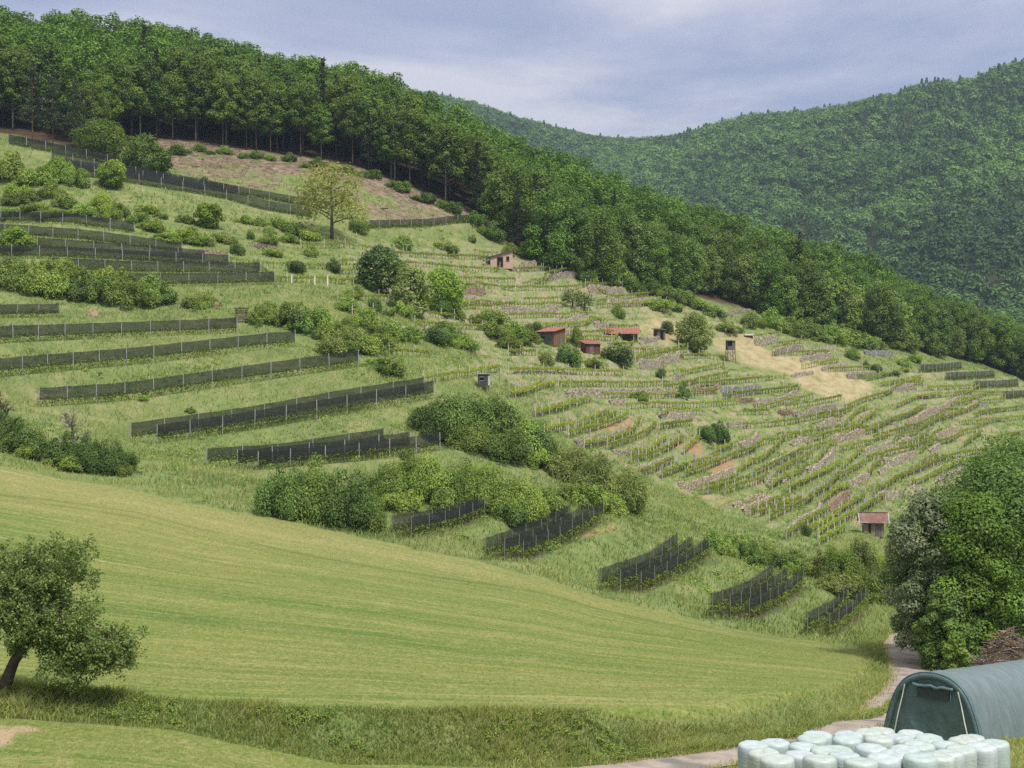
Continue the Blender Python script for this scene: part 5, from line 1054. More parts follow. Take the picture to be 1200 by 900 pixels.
# ------------------------------------------------------------------ huts and stands
def quadmesh(name, V, F4, mat, parent, smooth=False):
    return link(bpy.data.objects.new(name, mesh_from(name, V, [np.array(f).reshape(-1, 4) for f in F4], [mat], smooth)), parent)
def planks(name, x0, x1, y, z0, ztop, mat, parent, rnd, th=.03, axis='x', wp=.19, out=-1):
    """a wall of upright boards of slightly different width, depth and length; ztop(s) gives the eaves line"""
    b = MB(); s = x0
    while s < x1 - .02:
        w = min(rnd.uniform(.8, 1.25) * wp, x1 - s); c = s + w / 2; h = ztop(c) - z0 - rnd.uniform(0, .03); d = rnd.uniform(0, .018)
        if axis == 'x': b.box((c, y + out * d, z0 + h / 2), (w - .012, th, h))
        else: b.box((y + out * d, c, z0 + h / 2), (th, w - .012, h))
        s += w
    return b.obj(name, mat, parent)
def sheet_roof(name, P, mat, parent, rows=10, amp=.022, th=.04):
    """corrugated sheet between 4 corners (front left, front right, back right, back left)"""
    P = np.array(P, float); n = 60; s = np.linspace(0, 1, n)[None, :, None]; t = np.linspace(0, 1, rows)[:, None, None]
    V = (P[0] * (1 - s) + P[1] * s) * (1 - t) + (P[3] * (1 - s) + P[2] * s) * t
    nr_ = np.cross(P[1] - P[0], P[3] - P[0]); nr_ /= np.linalg.norm(nr_)
    V = V + nr_ * (np.sin(np.linspace(0, 1, n) * math.pi * 30) * amp)[None, :, None] + nr_ * (fbm(np.arange(n)[None, :] * .12, np.arange(rows)[:, None] * .5, 2) * .06)[..., None]
    Vb = V - nr_ * th; k = rows * n; f = grid_faces(rows, n)
    e = [[i, i + 1, k + i + 1, k + i][::-1] for i in range(n - 1)] + [[(rows - 1) * n + i, (rows - 1) * n + i + 1, k + (rows - 1) * n + i + 1, k + (rows - 1) * n + i] for i in range(n - 1)]
    e += [[r * n, (r + 1) * n, k + (r + 1) * n, k + r * n] for r in range(rows - 1)] + [[r * n + n - 1, (r + 1) * n + n - 1, k + (r + 1) * n + n - 1, k + r * n + n - 1][::-1] for r in range(rows - 1)]
    return quadmesh(name, np.concatenate([V.reshape(-1, 3), Vb.reshape(-1, 3)]), [f, f[:, ::-1] + k, e], mat, parent)
rh2 = rs(77)
# plank hut with the red roof: grey gable end on the left, brown long side on the right, seen over its corner
p = SITE['red_big']; k = p[1] / F
r = tag(empty('plank_hut', p - [0, -.6, .1], math.radians(-38)), 'weathered plank hut with a red sheet roof behind shrubs on the vineyard slope', 'hut')
a, bb, hh = 3.9, 3.6, 2.7
planks('side_wall', -a / 2, a / 2, -bb / 2, 0, lambda s: hh, M['plank_grey'], r, rh2); planks('side_wall', -a / 2, a / 2, bb / 2, 0, lambda s: hh + .8, M['plank_grey'], r, rh2, out=1)
planks('front_wall', -bb / 2, bb / 2, a / 2, 0, lambda s: hh + .4 + s * .22, M['plank_brown'], r, rh2, axis='y', out=1); planks('end_wall', -bb / 2, bb / 2, -a / 2, 0, lambda s: hh + .4 + s * .22, M['plank_grey'], r, rh2, axis='y')
b = MB(); b.box((a / 2 + .06, .5, 1.0), (.05, .95, 2.0)); o = b.obj('door', M['plank_grey'], r); b = MB(); b.box((a / 2 + .10, .15, 1.05), (.03, .05, .18)); b.obj('handle', M['post_dark'], o)
b = MB(); b.box((-.6, -bb / 2 - .05, 1.5), (.7, .05, .6)); b.obj('shutter', M['dark'], r)
sheet_roof('roof', [(-a / 2 - .4, -bb / 2 - .45, hh + .02), (a / 2 + .5, -bb / 2 - .45, hh + .02), (a / 2 + .5, bb / 2 + .4, hh + .98), (-a / 2 - .4, bb / 2 + .4, hh + .98)], M['red_roof'], r)
# small hut
p = SITE['red_small']
r = tag(empty('tool_hut', p - [0, -.4, .1], math.radians(24)), 'small dark plank hut with a red roof between bushes below the larger hut', 'hut')
planks('front_wall', -1.5, 1.5, -1.2, 0, lambda s: 2.0, M['plank_red'], r, rh2); planks('back_wall', -1.5, 1.5, 1.2, 0, lambda s: 2.6, M['plank_red'], r, rh2, out=1)
planks('side_wall', -1.2, 1.2, 1.5, 0, lambda s: 2.3 + s * .24, M['plank_grey'], r, rh2, axis='y', out=1); planks('side_wall', -1.2, 1.2, -1.5, 0, lambda s: 2.3 + s * .24, M['plank_red'], r, rh2, axis='y')
b = MB(); b.box((-.4, -1.25, .95), (.85, .05, 1.85)); b.obj('door', M['plank_grey'], r)
sheet_roof('roof', [(-1.85, -1.6, 2.03), (1.85, -1.6, 2.03), (1.85, 1.55, 2.78), (-1.85, 1.55, 2.78)], M['red_roof'], r, 6)
# open shelter
p = SITE['shelter']
r = tag(empty('open_shelter', p - [0, -.5, .1], math.radians(-14)), 'open timber shelter under a wide sloping red sheet roof among vine rows', 'shelter')
for (x, y, h) in ((-3, -1.3, 1.55), (0, -1.3, 1.5), (3, -1.3, 1.45), (-3, 1.6, 2.5), (0, 1.6, 2.45), (3, 1.6, 2.4)):
    b = MB(); b.box((x, y, h / 2), (.14, .14, h)); b.obj('post', M['post_dark'], r)
b = MB(); b.box((0, -1.3, 1.57), (6.4, .12, .14)); b.obj('beam', M['plank_grey'], r); b = MB(); b.box((0, 1.6, 2.5), (6.4, .12, .14)); b.obj('beam', M['plank_grey'], r)
planks('back_wall', -3, 3, 1.75, 0, lambda s: 2.4, M['plank_red'], r, rh2, out=1); planks('side_wall', -1.3, 1.6, -3.1, 0, lambda s: 1.9 + s * .28, M['plank_grey'], r, rh2, axis='y')
sheet_roof('roof', [(-3.0, -1.9, 1.50), (3.9, -1.9, 1.42), (3.2, 2.2, 2.75), (-3.9, 2.2, 2.80)], M['red_roof'], r)
# small dark hut
p = SITE['dark']
r = tag(empty('dark_hut', p - [0, -.4, .1], math.radians(20)), 'small blackish wooden hut with a flat roof beside the upper tan patch', 'hut')
for args in ((-.95, .95, -.95, lambda s: 2.2, 'x', -1), (-.95, .95, .95, lambda s: 2.45, 'x', 1)): planks('wall', args[0], args[1], args[2], 0, args[3], M['plank_grey'], r, rh2, axis=args[4], out=args[5])
for x, o_ in ((-.95, -1), (.95, 1)): planks('wall', -.95, .95, x, 0, lambda s: 2.32 + .13 * s, M['plank_red'], r, rh2, axis='y', out=o_)
b = MB(); b.box((.1, -1.0, 1.0), (.75, .05, 1.9)); b.obj('door', M['dark'], r)
sheet_roof('roof', [(-1.5, -1.35, 2.24), (1.3, -1.35, 2.24), (1.3, 1.3, 2.58), (-1.5, 1.3, 2.58)], M['felt'], r, 4)
# brick hut: gable wall facing us under a mono-pitch roof that rises to the right
p = SITE['brick']
r = tag(empty('brick_hut', p - [0, -.3, .15], math.radians(6)), 'pink brick hut with a dark lean to roof at the top of the vineyard', 'hut')
w_, d_, h0, h1 = 4.9, 3.2, 2.3, 3.7
T_ = .25
def slopewall(y0, y1, name):
    V = [(-w_/2, y0, -.3), (w_/2, y0, -.3), (w_/2, y0, h1), (-w_/2, y0, h0), (-w_/2, y1, -.3), (w_/2, y1, -.3), (w_/2, y1, h1), (-w_/2, y1, h0)]
    return quadmesh(name, V, [[[0, 1, 2, 3], [7, 6, 5, 4], [0, 4, 5, 1], [1, 5, 6, 2], [2, 6, 7, 3], [3, 7, 4, 0]]], M['brick'], r)
slopewall(-d_/2, -d_/2 + T_, 'front_wall'); slopewall(d_/2 - T_, d_/2, 'back_wall')
b = MB(); b.box((-w_/2 + .12, 0, h0/2 - .15), (.24, d_ - 2*T_ - .01, h0 + .3)); b.obj('side_wall', M['brick'], r); b = MB(); b.box((w_/2 - .12, 0, h1/2 - .15), (.24, d_ - 2*T_ - .01, h1 + .3)); b.obj('side_wall', M['brick'], r)
b = MB(); b.box((-.35, -d_/2 - .03, 1.05), (1.15, .08, 2.1)); o = b.obj('door', M['dark'], r)
b = MB(); b.box((-.95, -d_/2 - .06, 1.05), (.10, .10, 2.2)); b.box((.27, -d_/2 - .06, 1.05), (.10, .10, 2.2)); b.box((-.34, -d_/2 - .06, 2.2), (1.32, .10, .1)); b.obj('frame', M['plank_red'], o)
b = MB(); b.box((1.35, -d_/2 - .03, 1.9), (.6, .08, .9)); o = b.obj('window', M['dark'], r)
b = MB(); b.box((1.35, -d_/2 - .07, 1.41), (.8, .14, .08)); b.obj('sill', M['st_grey'], o)
sheet_roof('roof', [(-w_/2 - .6, -d_/2 - .4, h0 - .12), (w_/2 + .35, -d_/2 - .4, h1 + .18), (w_/2 + .35, d_/2 + .3, h1 + .18), (-w_/2 - .6, d_/2 + .3, h0 - .12)], M['felt'], r, 5, th=.14)
# brown roofed hut, lower right
p = SITE['brown']
r = tag(empty('vineyard_hut', p - [0, -.5, .1], math.radians(-8)), 'old plank hut with a brown tiled roof on the lower vineyard at right', 'hut')
planks('front_wall', -1.35, 1.35, -1.2, 0, lambda s: 2.35, M['plank_light'], r, rh2); planks('back_wall', -1.35, 1.35, 1.2, 0, lambda s: 2.35, M['plank_grey'], r, rh2, out=1)
gab = lambda s: 2.35 + (1.2 - abs(s)) * .78
planks('side_wall', -1.2, 1.2, 1.35, 0, gab, M['plank_grey'], r, rh2, axis='y', out=1); planks('side_wall', -1.2, 1.2, -1.35, 0, gab, M['plank_light'], r, rh2, axis='y')
planks('door', .25, 1.05, -1.26, .02, lambda s: 2.0, M['plank_grey'], r, rh2); b = MB(); b.box((-.55, -1.28, 1.1), (.28, .05, 1.5)); b.obj('shutter', M['dark'], r)
def tiles(name, sgn):
    Vs, Fs = [], []; nrow, ncol = 9, 17; b = MB()
    for i in range(nrow):
        for j in range(ncol):
            x = -2.0 + 4.0 * (j + .5) / ncol; t = (i + .5) / nrow; y = sgn * (1.75 - 1.78 * t); z = 1.98 + 1.34 * t + rh2.uniform(-.012, .012)
            s = math.atan2(1.34, 1.78) * -sgn; c_, s_ = math.cos(s), math.sin(s); l, w, th = .29, 4.0 / ncol * .97, .03
            P = np.array([[sx * w / 2, sy * l / 2, sz * th / 2 + sy * -sgn * .012] for sz in (-1, 1) for sx, sy in ((-1, -1), (1, -1), (1, 1), (-1, 1))])
            P = np.stack([P[:, 0], P[:, 1] * c_ - P[:, 2] * s_, P[:, 1] * s_ + P[:, 2] * c_], 1) + [x, y, z + .03]
            b.add(P, [[3, 2, 1, 0], [4, 5, 6, 7], [0, 1, 5, 4], [1, 2, 6, 5], [2, 3, 7, 6], [3, 0, 4, 7]])
    return b.obj(name, M['tile_brown'], r)
tiles('roof', -1); tiles('roof', 1)
b = MB(); b.box((0, 0, 3.37), (4.1, .28, .07)); b.obj('ridge_cap', M['tile_brown'], r)
for sx in (-2.03, 2.03):
    b = MB(); b.tube([(sx, -1.82, 1.97), (sx, 0, 3.36)], .05, 4); b.tube([(sx, 1.82, 1.97), (sx, 0, 3.36)], .05, 4); b.obj('verge_board', M['metal_pale'], r)
b = MB(); b.box((-1.45, -1.7, 2.1), (1.0, .5, .05), 0); b.obj('roof_patch', M['metal_pale'], r)
b = MB(); b.box((-1.75, -1.55, 1.0), (.1, .1, 2.0)); b.obj('post', M['post_wood'], r)
# hunting stand on legs
p = SITE['stand']; p = hit(856, 424, 200); k = p[1] / F
r = tag(empty('hunting_stand', p, math.radians(10)), 'raised hunting stand on tall legs in front of the tan dry strip', 'hunting stand')
lz = 2.6
for sx in (-1, 1):
    for sy in (-1, 1): b = MB(); b.tube([(sx * .95, sy * .85, -.4), (sx * .78, sy * .68, lz)], .085, 6); b.obj('leg', M['plank_grey'], r)
b = MB(); b.tube([(-.93, -.83, .3), (.82, -.72, 2.2)], .05, 5); b.tube([(.93, -.83, .3), (-.82, -.72, 2.2)], .05, 5); b.obj('brace', M['plank_grey'], r)
b = MB(); b.box((0, 0, lz + .05), (1.9, 1.7, .1)); b.obj('floor', M['plank_grey'], r)
planks('cabin_wall', -.8, .8, .75, lz + .1, lambda s: lz + 2.1, M['plank_grey'], r, rh2, out=1)
planks('cabin_wall', -.75, .75, .85, lz + .1, lambda s: lz + 2.05, M['plank_light'], r, rh2, axis='y', out=1); planks('cabin_wall', -.75, .75, -.85, lz + .1, lambda s: lz + 2.05, M['plank_grey'], r, rh2, axis='y')
planks('cabin_wall', -.8, .8, -.75, lz + .1, lambda s: lz + .85 if s < .15 else lz + 2.0, M['plank_grey'], r, rh2); b = MB(); b.box((-.32, -.70, lz + 1.4), (.92, .04, 1.1)); b.obj('window', M['dark'], r)
b = MB(); b.box((0, 0, lz + 2.2), (2.5, 2.2, .10)); bevel(b.obj('roof', M['plank_light'], r), .02)
b = MB(); b.tube([(-.25, -.9, -.3), (-.25, -.95, lz)], .04, 4); b.tube([(.25, -.9, -.3), (.25, -.95, lz)], .04, 4); [b.tube([(-.25, -.92, z), (.25, -.92, z)], .03, 4) for z in np.arange(.2, lz, .38)]; b.obj('ladder', M['plank_light'], r)
# black box hide above the big shrubs
p = hit(567, 457, 150)
r = tag(empty('box_hide', p, math.radians(-12)), 'black box hide with a pale edged roof poking above the big dark shrubs', 'hunting stand')
for sx in (-.6, .6):
    for sy in (-.5, .5): b = MB(); b.box((sx, sy, .1), (.1, .1, 1.0)); b.obj('leg', M['post_dark'], r)
b = MB(); b.box((0, 0, 1.42), (1.5, 1.3, 1.7)); bevel(b.obj('cabin', M['felt'], r), .02)
b = MB(); b.box((-.15, -.655, 1.6), (.5, .03, .5)); o = b.obj('window', M['dark'], r); b = MB(); b.box((-.15, -.66, 1.32), (.62, .06, .05)); b.box((-.15, -.66, 1.88), (.62, .06, .05)); b.obj('frame', M['metal_pale'], o)
b = MB(); b.box((.76, 0, 1.35), (.03, 1.2, 1.4)); b.obj('side_panel', M['metal_pale'], r)
b = MB(); b.box((0, 0, 2.32), (1.8, 1.6, .08)); b.obj('roof', M['metal_pale'], r)
# stacked boards
p = SITE['boards']; r = tag(empty('board_stack', p - [0, 0, .05], math.radians(12)), 'tall stack of grey weathered boards at the end of a netted terrace row', 'wood stack')
for q in range(8):
    b = MB()
    for jx in range(4): b.box((-.75 + .5 * jx + rh2.uniform(-.03, .03), rh2.uniform(-.06, .06), .12 + q * .26), (.44, 1.6, .13), rh2.uniform(-.03, .03))
    b.obj('board_layer', M[('plank_grey', 'plank_light', 'plank_brown')[q % 3]], r)
    if q < 7:
        b = MB(); b.box((-.7, 0, .25 + q * .26), (.16, 1.5, .11)); b.box((.7, 0, .25 + q * .26), (.16, 1.5, .11)); b.obj('spacer', M['dark'], r)
b = MB(); b.box((0, 0, 2.2), (2.2, 1.9, .06)); b.obj('cover_sheet', M['felt'], r)
# concrete posts, rubble, slab, logs
for i, (u, v, h, lb) in enumerate([(342, 332, 10, 'thick white post at a vine row end, leftmost of three'), (369, 334, 11, 'thick white post at a vine row end, middle one of three'), (384, 335, 12, 'thick white post at a vine row end, rightmost of three')]):
    p = at(u, v); k = p[1] / F; b = MB(); b.box((0, 0, h * k / 2), (.18, .18, h * k), 0, .8); b.box((0, 0, h * k + .03), (.22, .22, .06)); o = b.obj('white_post', M['white']); o.location = p; tag(o, lb, 'post', 'white posts')
def rubble(name, label, px, wx, wy, h, n, s0, s1, mats, seed, cat='rubble', kids=False):
    p = at(*px); rnd = rs(seed); b = MB()
    for i in range(n):
        q = rnd.normal(size=2) * .42; rr = rnd.uniform(s0, s1); x, y = q[0] * wx, q[1] * wy; zz = float(gz(p[0] + x, p[1] + y)) - p[2] + h * math.exp(-(q[0] ** 2 + q[1] ** 2) * 2.2) * rnd.uniform(.2, 1)
        P = np.array([[-1, -1, -1], [1, -1, -1], [1, 1, -1], [-1, 1, -1], [-1, -1, 1], [1, -1, 1], [1, 1, 1], [-1, 1, 1]]) * rr * rnd.uniform(.5, 1, (8, 3)) * [1, .8, .6]; a = rnd.uniform(0, 6.28); P = P @ np.array([[math.cos(a), -math.sin(a), 0], [math.sin(a), math.cos(a), 0], [0, 0, 1]])
        b.add(P + [x, y, zz], [[3, 2, 1, 0], [4, 5, 6, 7], [0, 1, 5, 4], [1, 2, 6, 5], [2, 3, 7, 6], [3, 0, 4, 7]])
    o = b.obj(name, mats); o.location = p; return tag(o, label, cat, kind='stuff')
rubble('rubble', 'pale rubble spilling down the bank left of the pale yellow tree', (312, 291), 2.6, 2.4, .5, 260, .10, .30, M['st_tan'], 700)
rubble('rubble', 'loose stones scattered over the clear cut', (420, 212), 22, 9, .05, 160, .12, .35, M['st_pink'], 701)
def mound(name, label, px, w, h, mat, seed, cat):
    p = at(*px); rnd = rs(seed); n = 18; th = np.linspace(0, 2 * math.pi, n, endpoint=False); V = []; rings = 7
    for i in range(rings):
        t = i / (rings - 1); rr = w * math.cos(t * math.pi / 2) + .02; V.append(np.stack([np.cos(th) * rr * (1 + rnd.uniform(-.14, .14, n)), np.sin(th) * rr * .6 * (1 + rnd.uniform(-.14, .14, n)), -.3 + (h + .3) * math.sin(t * math.pi / 2) * (1 + rnd.uniform(-.12, .12, n))], 1))
    f = []
    for i in range(rings - 1):
        for j in range(n): f.append([i * n + j, i * n + (j + 1) % n, (i + 1) * n + (j + 1) % n, (i + 1) * n + j])
    o = quadmesh(name, np.concatenate(V), [f], mat, None); o.location = p; return tag(o, label, cat)
mound('earth_mound', 'brown earth mound with dry brush left of the stacked boards', (247, 358), 1.7, 1.4, simple_mat('mound_earth', (.20, .15, .10), .95, .5, 2.5, .1, .6), 1, 'mound')
mound('earth_mound', 'small sandy earth heap beside the short netted terrace', (108, 370), 1.0, .9, simple_mat('mound_sand', (.30, .23, .14), .95, .3, 2.5, .1, .5), 2, 'mound')
mound('log_heap', 'dark heap of logs at the lower tip of the clear cut', (570, 264), 1.5, 1.1, simple_mat('mound_logs', (.05, .035, .028), .95, .6, 3, .1, .6), 3, 'log heap')
mound('stone_heap', 'small pale stone heap among the right vine rows', (1048, 499), .75, .85, M['st_tan'], 4, 'stone heap')
p = at(877, 393); b = MB(); b.box((0, 0, .12), (2.7, 2.2, .3), .2, .9); o = b.obj('concrete_slab', simple_mat('slab', (.46, .45, .42), .9, .12, 2, .1)); o.location = p; tag(o, 'flat pale concrete slab in the grass right of the hunting stand', 'slab')
lg = rs(88)
for i, (u, v, l, a, lb) in enumerate([(333, 193, 4.5, .5, 'thin pale branch leaning on the clear cut'), (230, 196, 2.4, 1.0, 'pale cut log at the left of the clear cut'), (197, 186, 2.6, .2, 'reddish cut log at the upper left of the clear cut'), (448, 246, 3.0, -.4, 'dark cut log low on the right of the clear cut')]):
    p = at(u, v, 250); b = MB(); b.tube([(-l / 2 * math.cos(a), -l / 2 * math.sin(a), .15), (0, 0, .32), (l / 2 * math.cos(a), l / 2 * math.sin(a), .3)], [.18, .16, .12] if i else [.09, .07, .04], 7)
    o = b.obj('log', M[('bark_pale', 'bark_pale', 'plank_brown', 'bark')[i]]); o.location = p; tag(o, lb, 'log')
# ------------------------------------------------------------------ foreground: storage tent, wrapped bales, brush pile, apple tree
def bale_z(y): return -14.36 - .13 * (y - 53)
tx, ty = TENT_A; tz = float(gz(tx, ty)); ang = math.atan2(TENT_D[1], TENT_D[0]) - math.pi / 2      # local +Y runs back along the tent
tent = tag(empty('storage_tent', (tx, ty, tz - .05), ang), 'green grey tarpaulin storage tent with a rounded arch front beside the bales', 'tent')
TH, TW, TL, TS = 3.2, 2.36, 13.0, -.085
arch = np.array([(-1.0, 0), (-.955, .20), (-.87, .43), (-.79, .60), (-.70, .735), (-.55, .87), (-.36, .955), (-.16, .992), (0, 1.0)])
arch = np.concatenate([arch, (arch[:-1] * [-1, 1])[::-1]]); 
def spline(P, n):
    t = np.concatenate([[0], np.cumsum(np.linalg.norm(np.diff(P, axis=0), axis=1))]); q = np.linspace(0, t[-1], n); R = np.stack([np.interp(q, t, P[:, k]) for k in (0, 1)], 1)
    for _ in range(3): R[1:-1] = .25 * R[:-2] + .5 * R[1:-1] + .25 * R[2:]
    return R
A2 = spline(arch * [TW, TH], 57)
ys = np.concatenate([[-.35, -.33, -.16, -.02], np.arange(.08, TL, .14)])
rib = 1.0 - .022 * np.abs(np.sin(ys / 1.35 * math.pi)) ** .8
V = []
for y, s in zip(ys, rib):
    w = fbm(np.arange(57) * .22 + y * .5, np.full(57, y * 1.4), 3) * .05 + np.sin(np.arange(57) * .35 + y * 5) * .006
    q = A2 * s * (1 + w[:, None] * .35); V.append(np.stack([q[:, 0], np.full(57, y), q[:, 1] + TS * y], 1))
def tarp(name, col):
    m, t = newmat(name); P = ocoord(t); n = noise(t, scalev(t, P, (1.2, 3.0, .7)), 1.4, 4, .6)
    c = rmp(t, n, [(.3, tuple(x * .82 for x in col)), (.7, tuple(x * 1.18 for x in col))]); c = mixc(t, mth(t, 'MULTIPLY', rng(t, noise(t, scalev(t, P, (2, 2, .5)), 1.1, 4), .52, .72), .35), c, (.16, .17, .15))
    h = mth(t, 'ADD', noise(t, scalev(t, P, (1, 4, 1.2)), 2.2, 3), mth(t, 'MULTIPLY', noise(t, P, 8, 3), .3))
    out(t, bsdf(t, c, .48, .45, bump(t, h, .55, .08))); return m
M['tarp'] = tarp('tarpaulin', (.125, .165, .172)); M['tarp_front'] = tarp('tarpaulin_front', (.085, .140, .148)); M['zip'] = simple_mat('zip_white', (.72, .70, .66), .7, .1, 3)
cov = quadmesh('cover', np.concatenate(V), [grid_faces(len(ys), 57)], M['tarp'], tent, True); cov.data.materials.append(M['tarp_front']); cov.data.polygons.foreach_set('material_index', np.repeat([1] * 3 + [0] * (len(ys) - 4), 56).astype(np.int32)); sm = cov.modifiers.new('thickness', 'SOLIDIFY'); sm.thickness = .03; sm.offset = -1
b = MB(); b.tube(np.stack([A2[:, 0] * 1.005, np.full(57, -.36), A2[:, 1] * 1.005 + TS * -.36], 1), .022, 6); b.obj('hem', M['tarp_front'], tent, True)
V = [np.stack([A2[:, 0] * k_, np.full(57, y_) + fbm(np.arange(57) * .5, np.full(57, k_ * 9), 2) * .05, A2[:, 1] * k_ + TS * y_], 1) for k_, y_ in ((1.004, -.30), (.985, -.40), (.95, -.43), (.915, -.40), (.90, -.28))]
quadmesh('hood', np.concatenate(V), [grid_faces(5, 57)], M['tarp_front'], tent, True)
# front panel: fan of rings, wrinkled
V = []; nr = 26
for i in range(nr):
    s = i / (nr - 1); q = A2 * (.02 + .95 * s); q[:, 1] = A2[:, 1] * .97 * s + .0
    wr = fbm(q[:, 0] * 1.1, q[:, 1] * .55 + 4, 4) * .34 + fbm(q[:, 0] * 4 + q[:, 1] * 1.2, q[:, 1] * .8, 2) * .08
    V.append(np.stack([q[:, 0], -.27 + wr * .8 * (1 - s ** 6), q[:, 1] + TS * -.2], 1))
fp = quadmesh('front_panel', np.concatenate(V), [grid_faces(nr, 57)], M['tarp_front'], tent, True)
gm, t = newmat('vent_mesh'); P = ocoord(t); ck = N(t, 'ShaderNodeTexBrick', inp={'Scale': 14.0, 'Mortar Size': .03, 'Color1': (.012, .014, .014, 1), 'Color2': (.02, .022, .022, 1), 'Mortar': (.12, .15, .15, 1)}, offset=0.0)
sp_ = N(t, 'ShaderNodeSeparateXYZ'); t.links.new(P, sp_.inputs[0]); cb = N(t, 'ShaderNodeCombineXYZ'); L(t, sp_, 0, cb, 0); L(t, sp_, 2, cb, 1); L(t, cb, 0, ck, 'Vector'); out(t, bsdf(t, ck.outputs[0], .8, .2))
b = MB(); b.box((.08, -.39, 2.30), (1.5, .03, .46)); vent = b.obj('vent_window', gm, tent)
b = MB()
xs = np.linspace(-.88, 1.02, 14); b.tube(np.stack([xs, -.42 + .02 * np.sin(xs * 9), 2.64 - .06 * np.sin((xs + .88) / 1.9 * math.pi * 2.5) ** 2 + .02 * np.cos(xs * 13)], 1), .075, 7); b.obj('rolled_flap', M['tarp_front'], tent, True)
for x in (-.75, .91): b = MB(); b.tube([(x, -.42, 2.7), (x, -.42, 2.1)], .018, 4); b.obj('strap', M['tarp_front'], tent)
for s in (-1, 1):
    b = MB(); zz = np.linspace(.02, 2.55, 9); b.tube(np.stack([s * (1.86 - zz * .235), -.42 + .02 * np.sin(zz * 4), zz], 1), .026, 5); b.obj('zip', M['zip'], tent)
# bales
BL = [(90,200,130),(125,240,157),(175,305,177),(168,285,118),(265,390,160),(338,468,182),(285,405,132),(305,440,105),(335,445,88),(370,500,152),(425,560,165),(445,570,108),(455,570,87),(410,530,138),(512,640,187),(545,640,78),(590,695,67),(580,695,105),(540,660,140),(585,710,178),(640,760,97),(700,815,80),(700,820,112),(670,790,147),(725,850,180),(800,920,168),(850,960,155),(830,945,125),(890,1015,140),(760,890,97),(940,1045,95),(985,1080,130),(1035,1135,118),(920,1000,108),(740,850,130),(640,750,165)]
pos = []
for x0, x1, yt in BL:
    u = 840 + (x0 + x1) / 2 / 3.333; v = 830 + yt / 3.333 + 3.0; Yv = np.linspace(50, 68, 400); vv = 450 - (bale_z(Yv) + 1.2) / Yv * F; Y = float(Yv[np.argmin(np.abs(vv - v))]); pos.append([(u - 600) / F * Y, Y])
pos = np.array(pos); p0 = pos.copy()
for _ in range(400):
    d = pos[:, None] - pos[None]; r_ = np.linalg.norm(d, axis=-1) + np.eye(len(pos)) * 9; ov = np.maximum(0, 1.25 - r_); pos += (d / r_[..., None] * ov[..., None] * .3).sum(1); pos += (p0 - pos) * .004
def bale_mesh(seed):
    rnd = rs(seed); n = 40; th = np.linspace(0, 2 * math.pi, n, endpoint=False); prof = [(0.02, 1.19), (.25, 1.215), (.46, 1.205), (.555, 1.175), (.60, 1.115), (.618, 1.02), (.622, .8), (.618, .62), (.622, .4), (.615, .2), (.59, .08), (.54, .0)]
    V = []; 
    for i, (r, z) in enumerate(prof):
        nz = fbm(th / 6.283 * 10 + seed * 3, np.full(n, z * 5 + seed), 3); nz2 = np.sin(th * 9 + z * 4 + seed) * .004
        V.append(np.stack([np.cos(th) * (r * (1 + nz * .07) + nz2), np.sin(th) * (r * (1 + nz * .07) + nz2), z + nz * .05 * (i < 5) + .015 * np.sin(th + seed) * (i < 5) - .02 * (i < 2)], 1))
    f = [[i * n + j, (i + 1) * n + j, (i + 1) * n + (j + 1) % n, i * n + (j + 1) % n] for i in range(len(prof) - 1) for j in range(n)]
    cap = [list(range(n))]
    return mesh_from('wrapped_bale', np.concatenate(V), [np.array(f), np.array(cap)], [M['wrap']], True)
m, t = newmat('bale_wrap'); P = ocoord(t); oi = N(t, 'ShaderNodeObjectInfo')
wv = N(t, 'ShaderNodeTexWave', wave_type='BANDS', bands_direction='Z', inp={'Scale': 2.4, 'Distortion': 2.5, 'Detail': 3}); t.links.new(P, wv.inputs[0])
c0 = rmp(t, oi.outputs['Random'], [(0, (.40, .475, .495)), (.35, (.43, .485, .52)), (.6, (.38, .465, .46)), (.8, (.43, .475, .44)), (1, (.45, .495, .53))])
c1 = mixc(t, mth(t, 'MULTIPLY', rng(t, noise(t, scalev(t, P, (2, 2, .7)), 1.6, 4), .42, .72), .7), c0, (.29, .37, .33))
c1 = mixc(t, mth(t, 'MULTIPLY', rng(t, noise(t, P, 5, 4), .62, .78), .3), c1, (.40, .38, .30))
h = mth(t, 'ADD', mth(t, 'MULTIPLY', wv.outputs['Fac'], .10), noise(t, scalev(t, P, (3, 3, 9)), 1.5, 4))
out(t, bsdf(t, c1, .42, .45, bump(t, h, .45, .03), **{'Subsurface Weight': 0.0})); M['wrap'] = m
BMS = [bale_mesh(k) for k in range(6)]
order = sorted(range(len(pos)), key=lambda i: pos[i, 1]); rowsB = []; 
nrw = 5; per = math.ceil(len(order) / nrw); rname = ['front row', 'second row from the front', 'middle row', 'second row from the back', 'back row beside the tent']
LO = ['leftmost', 'second from left', 'third from left', 'fourth from left', 'fifth from left', 'sixth from left', 'seventh from left', 'rightmost']
bl = rs(5)
for ri in range(nrw):
    grp = sorted(order[ri * per:(ri + 1) * per], key=lambda i: pos[i, 0] / pos[i, 1])
    for j, i in enumerate(grp):
        x, y = pos[i]; o = link(bpy.data.objects.new('wrapped_bale', BMS[bl.randint(6)])); z = min(bale_z(y), 99); o.location = (x, y, max(z, float(gz(x, y)) - .25)); o.rotation_euler = (bl.uniform(-.03, .03), bl.uniform(-.03, .03), bl.uniform(0, 6.28)); s = bl.uniform(.92, .98); o.scale = (s, s, bl.uniform(.95, 1.04))
        pn = 'rightmost' if j == len(grp) - 1 else LO[j]
        tag(o, f'white film wrapped round bale, {pn} in the {rname[ri]}', 'bale', 'white wrapped bales in front of the tent')
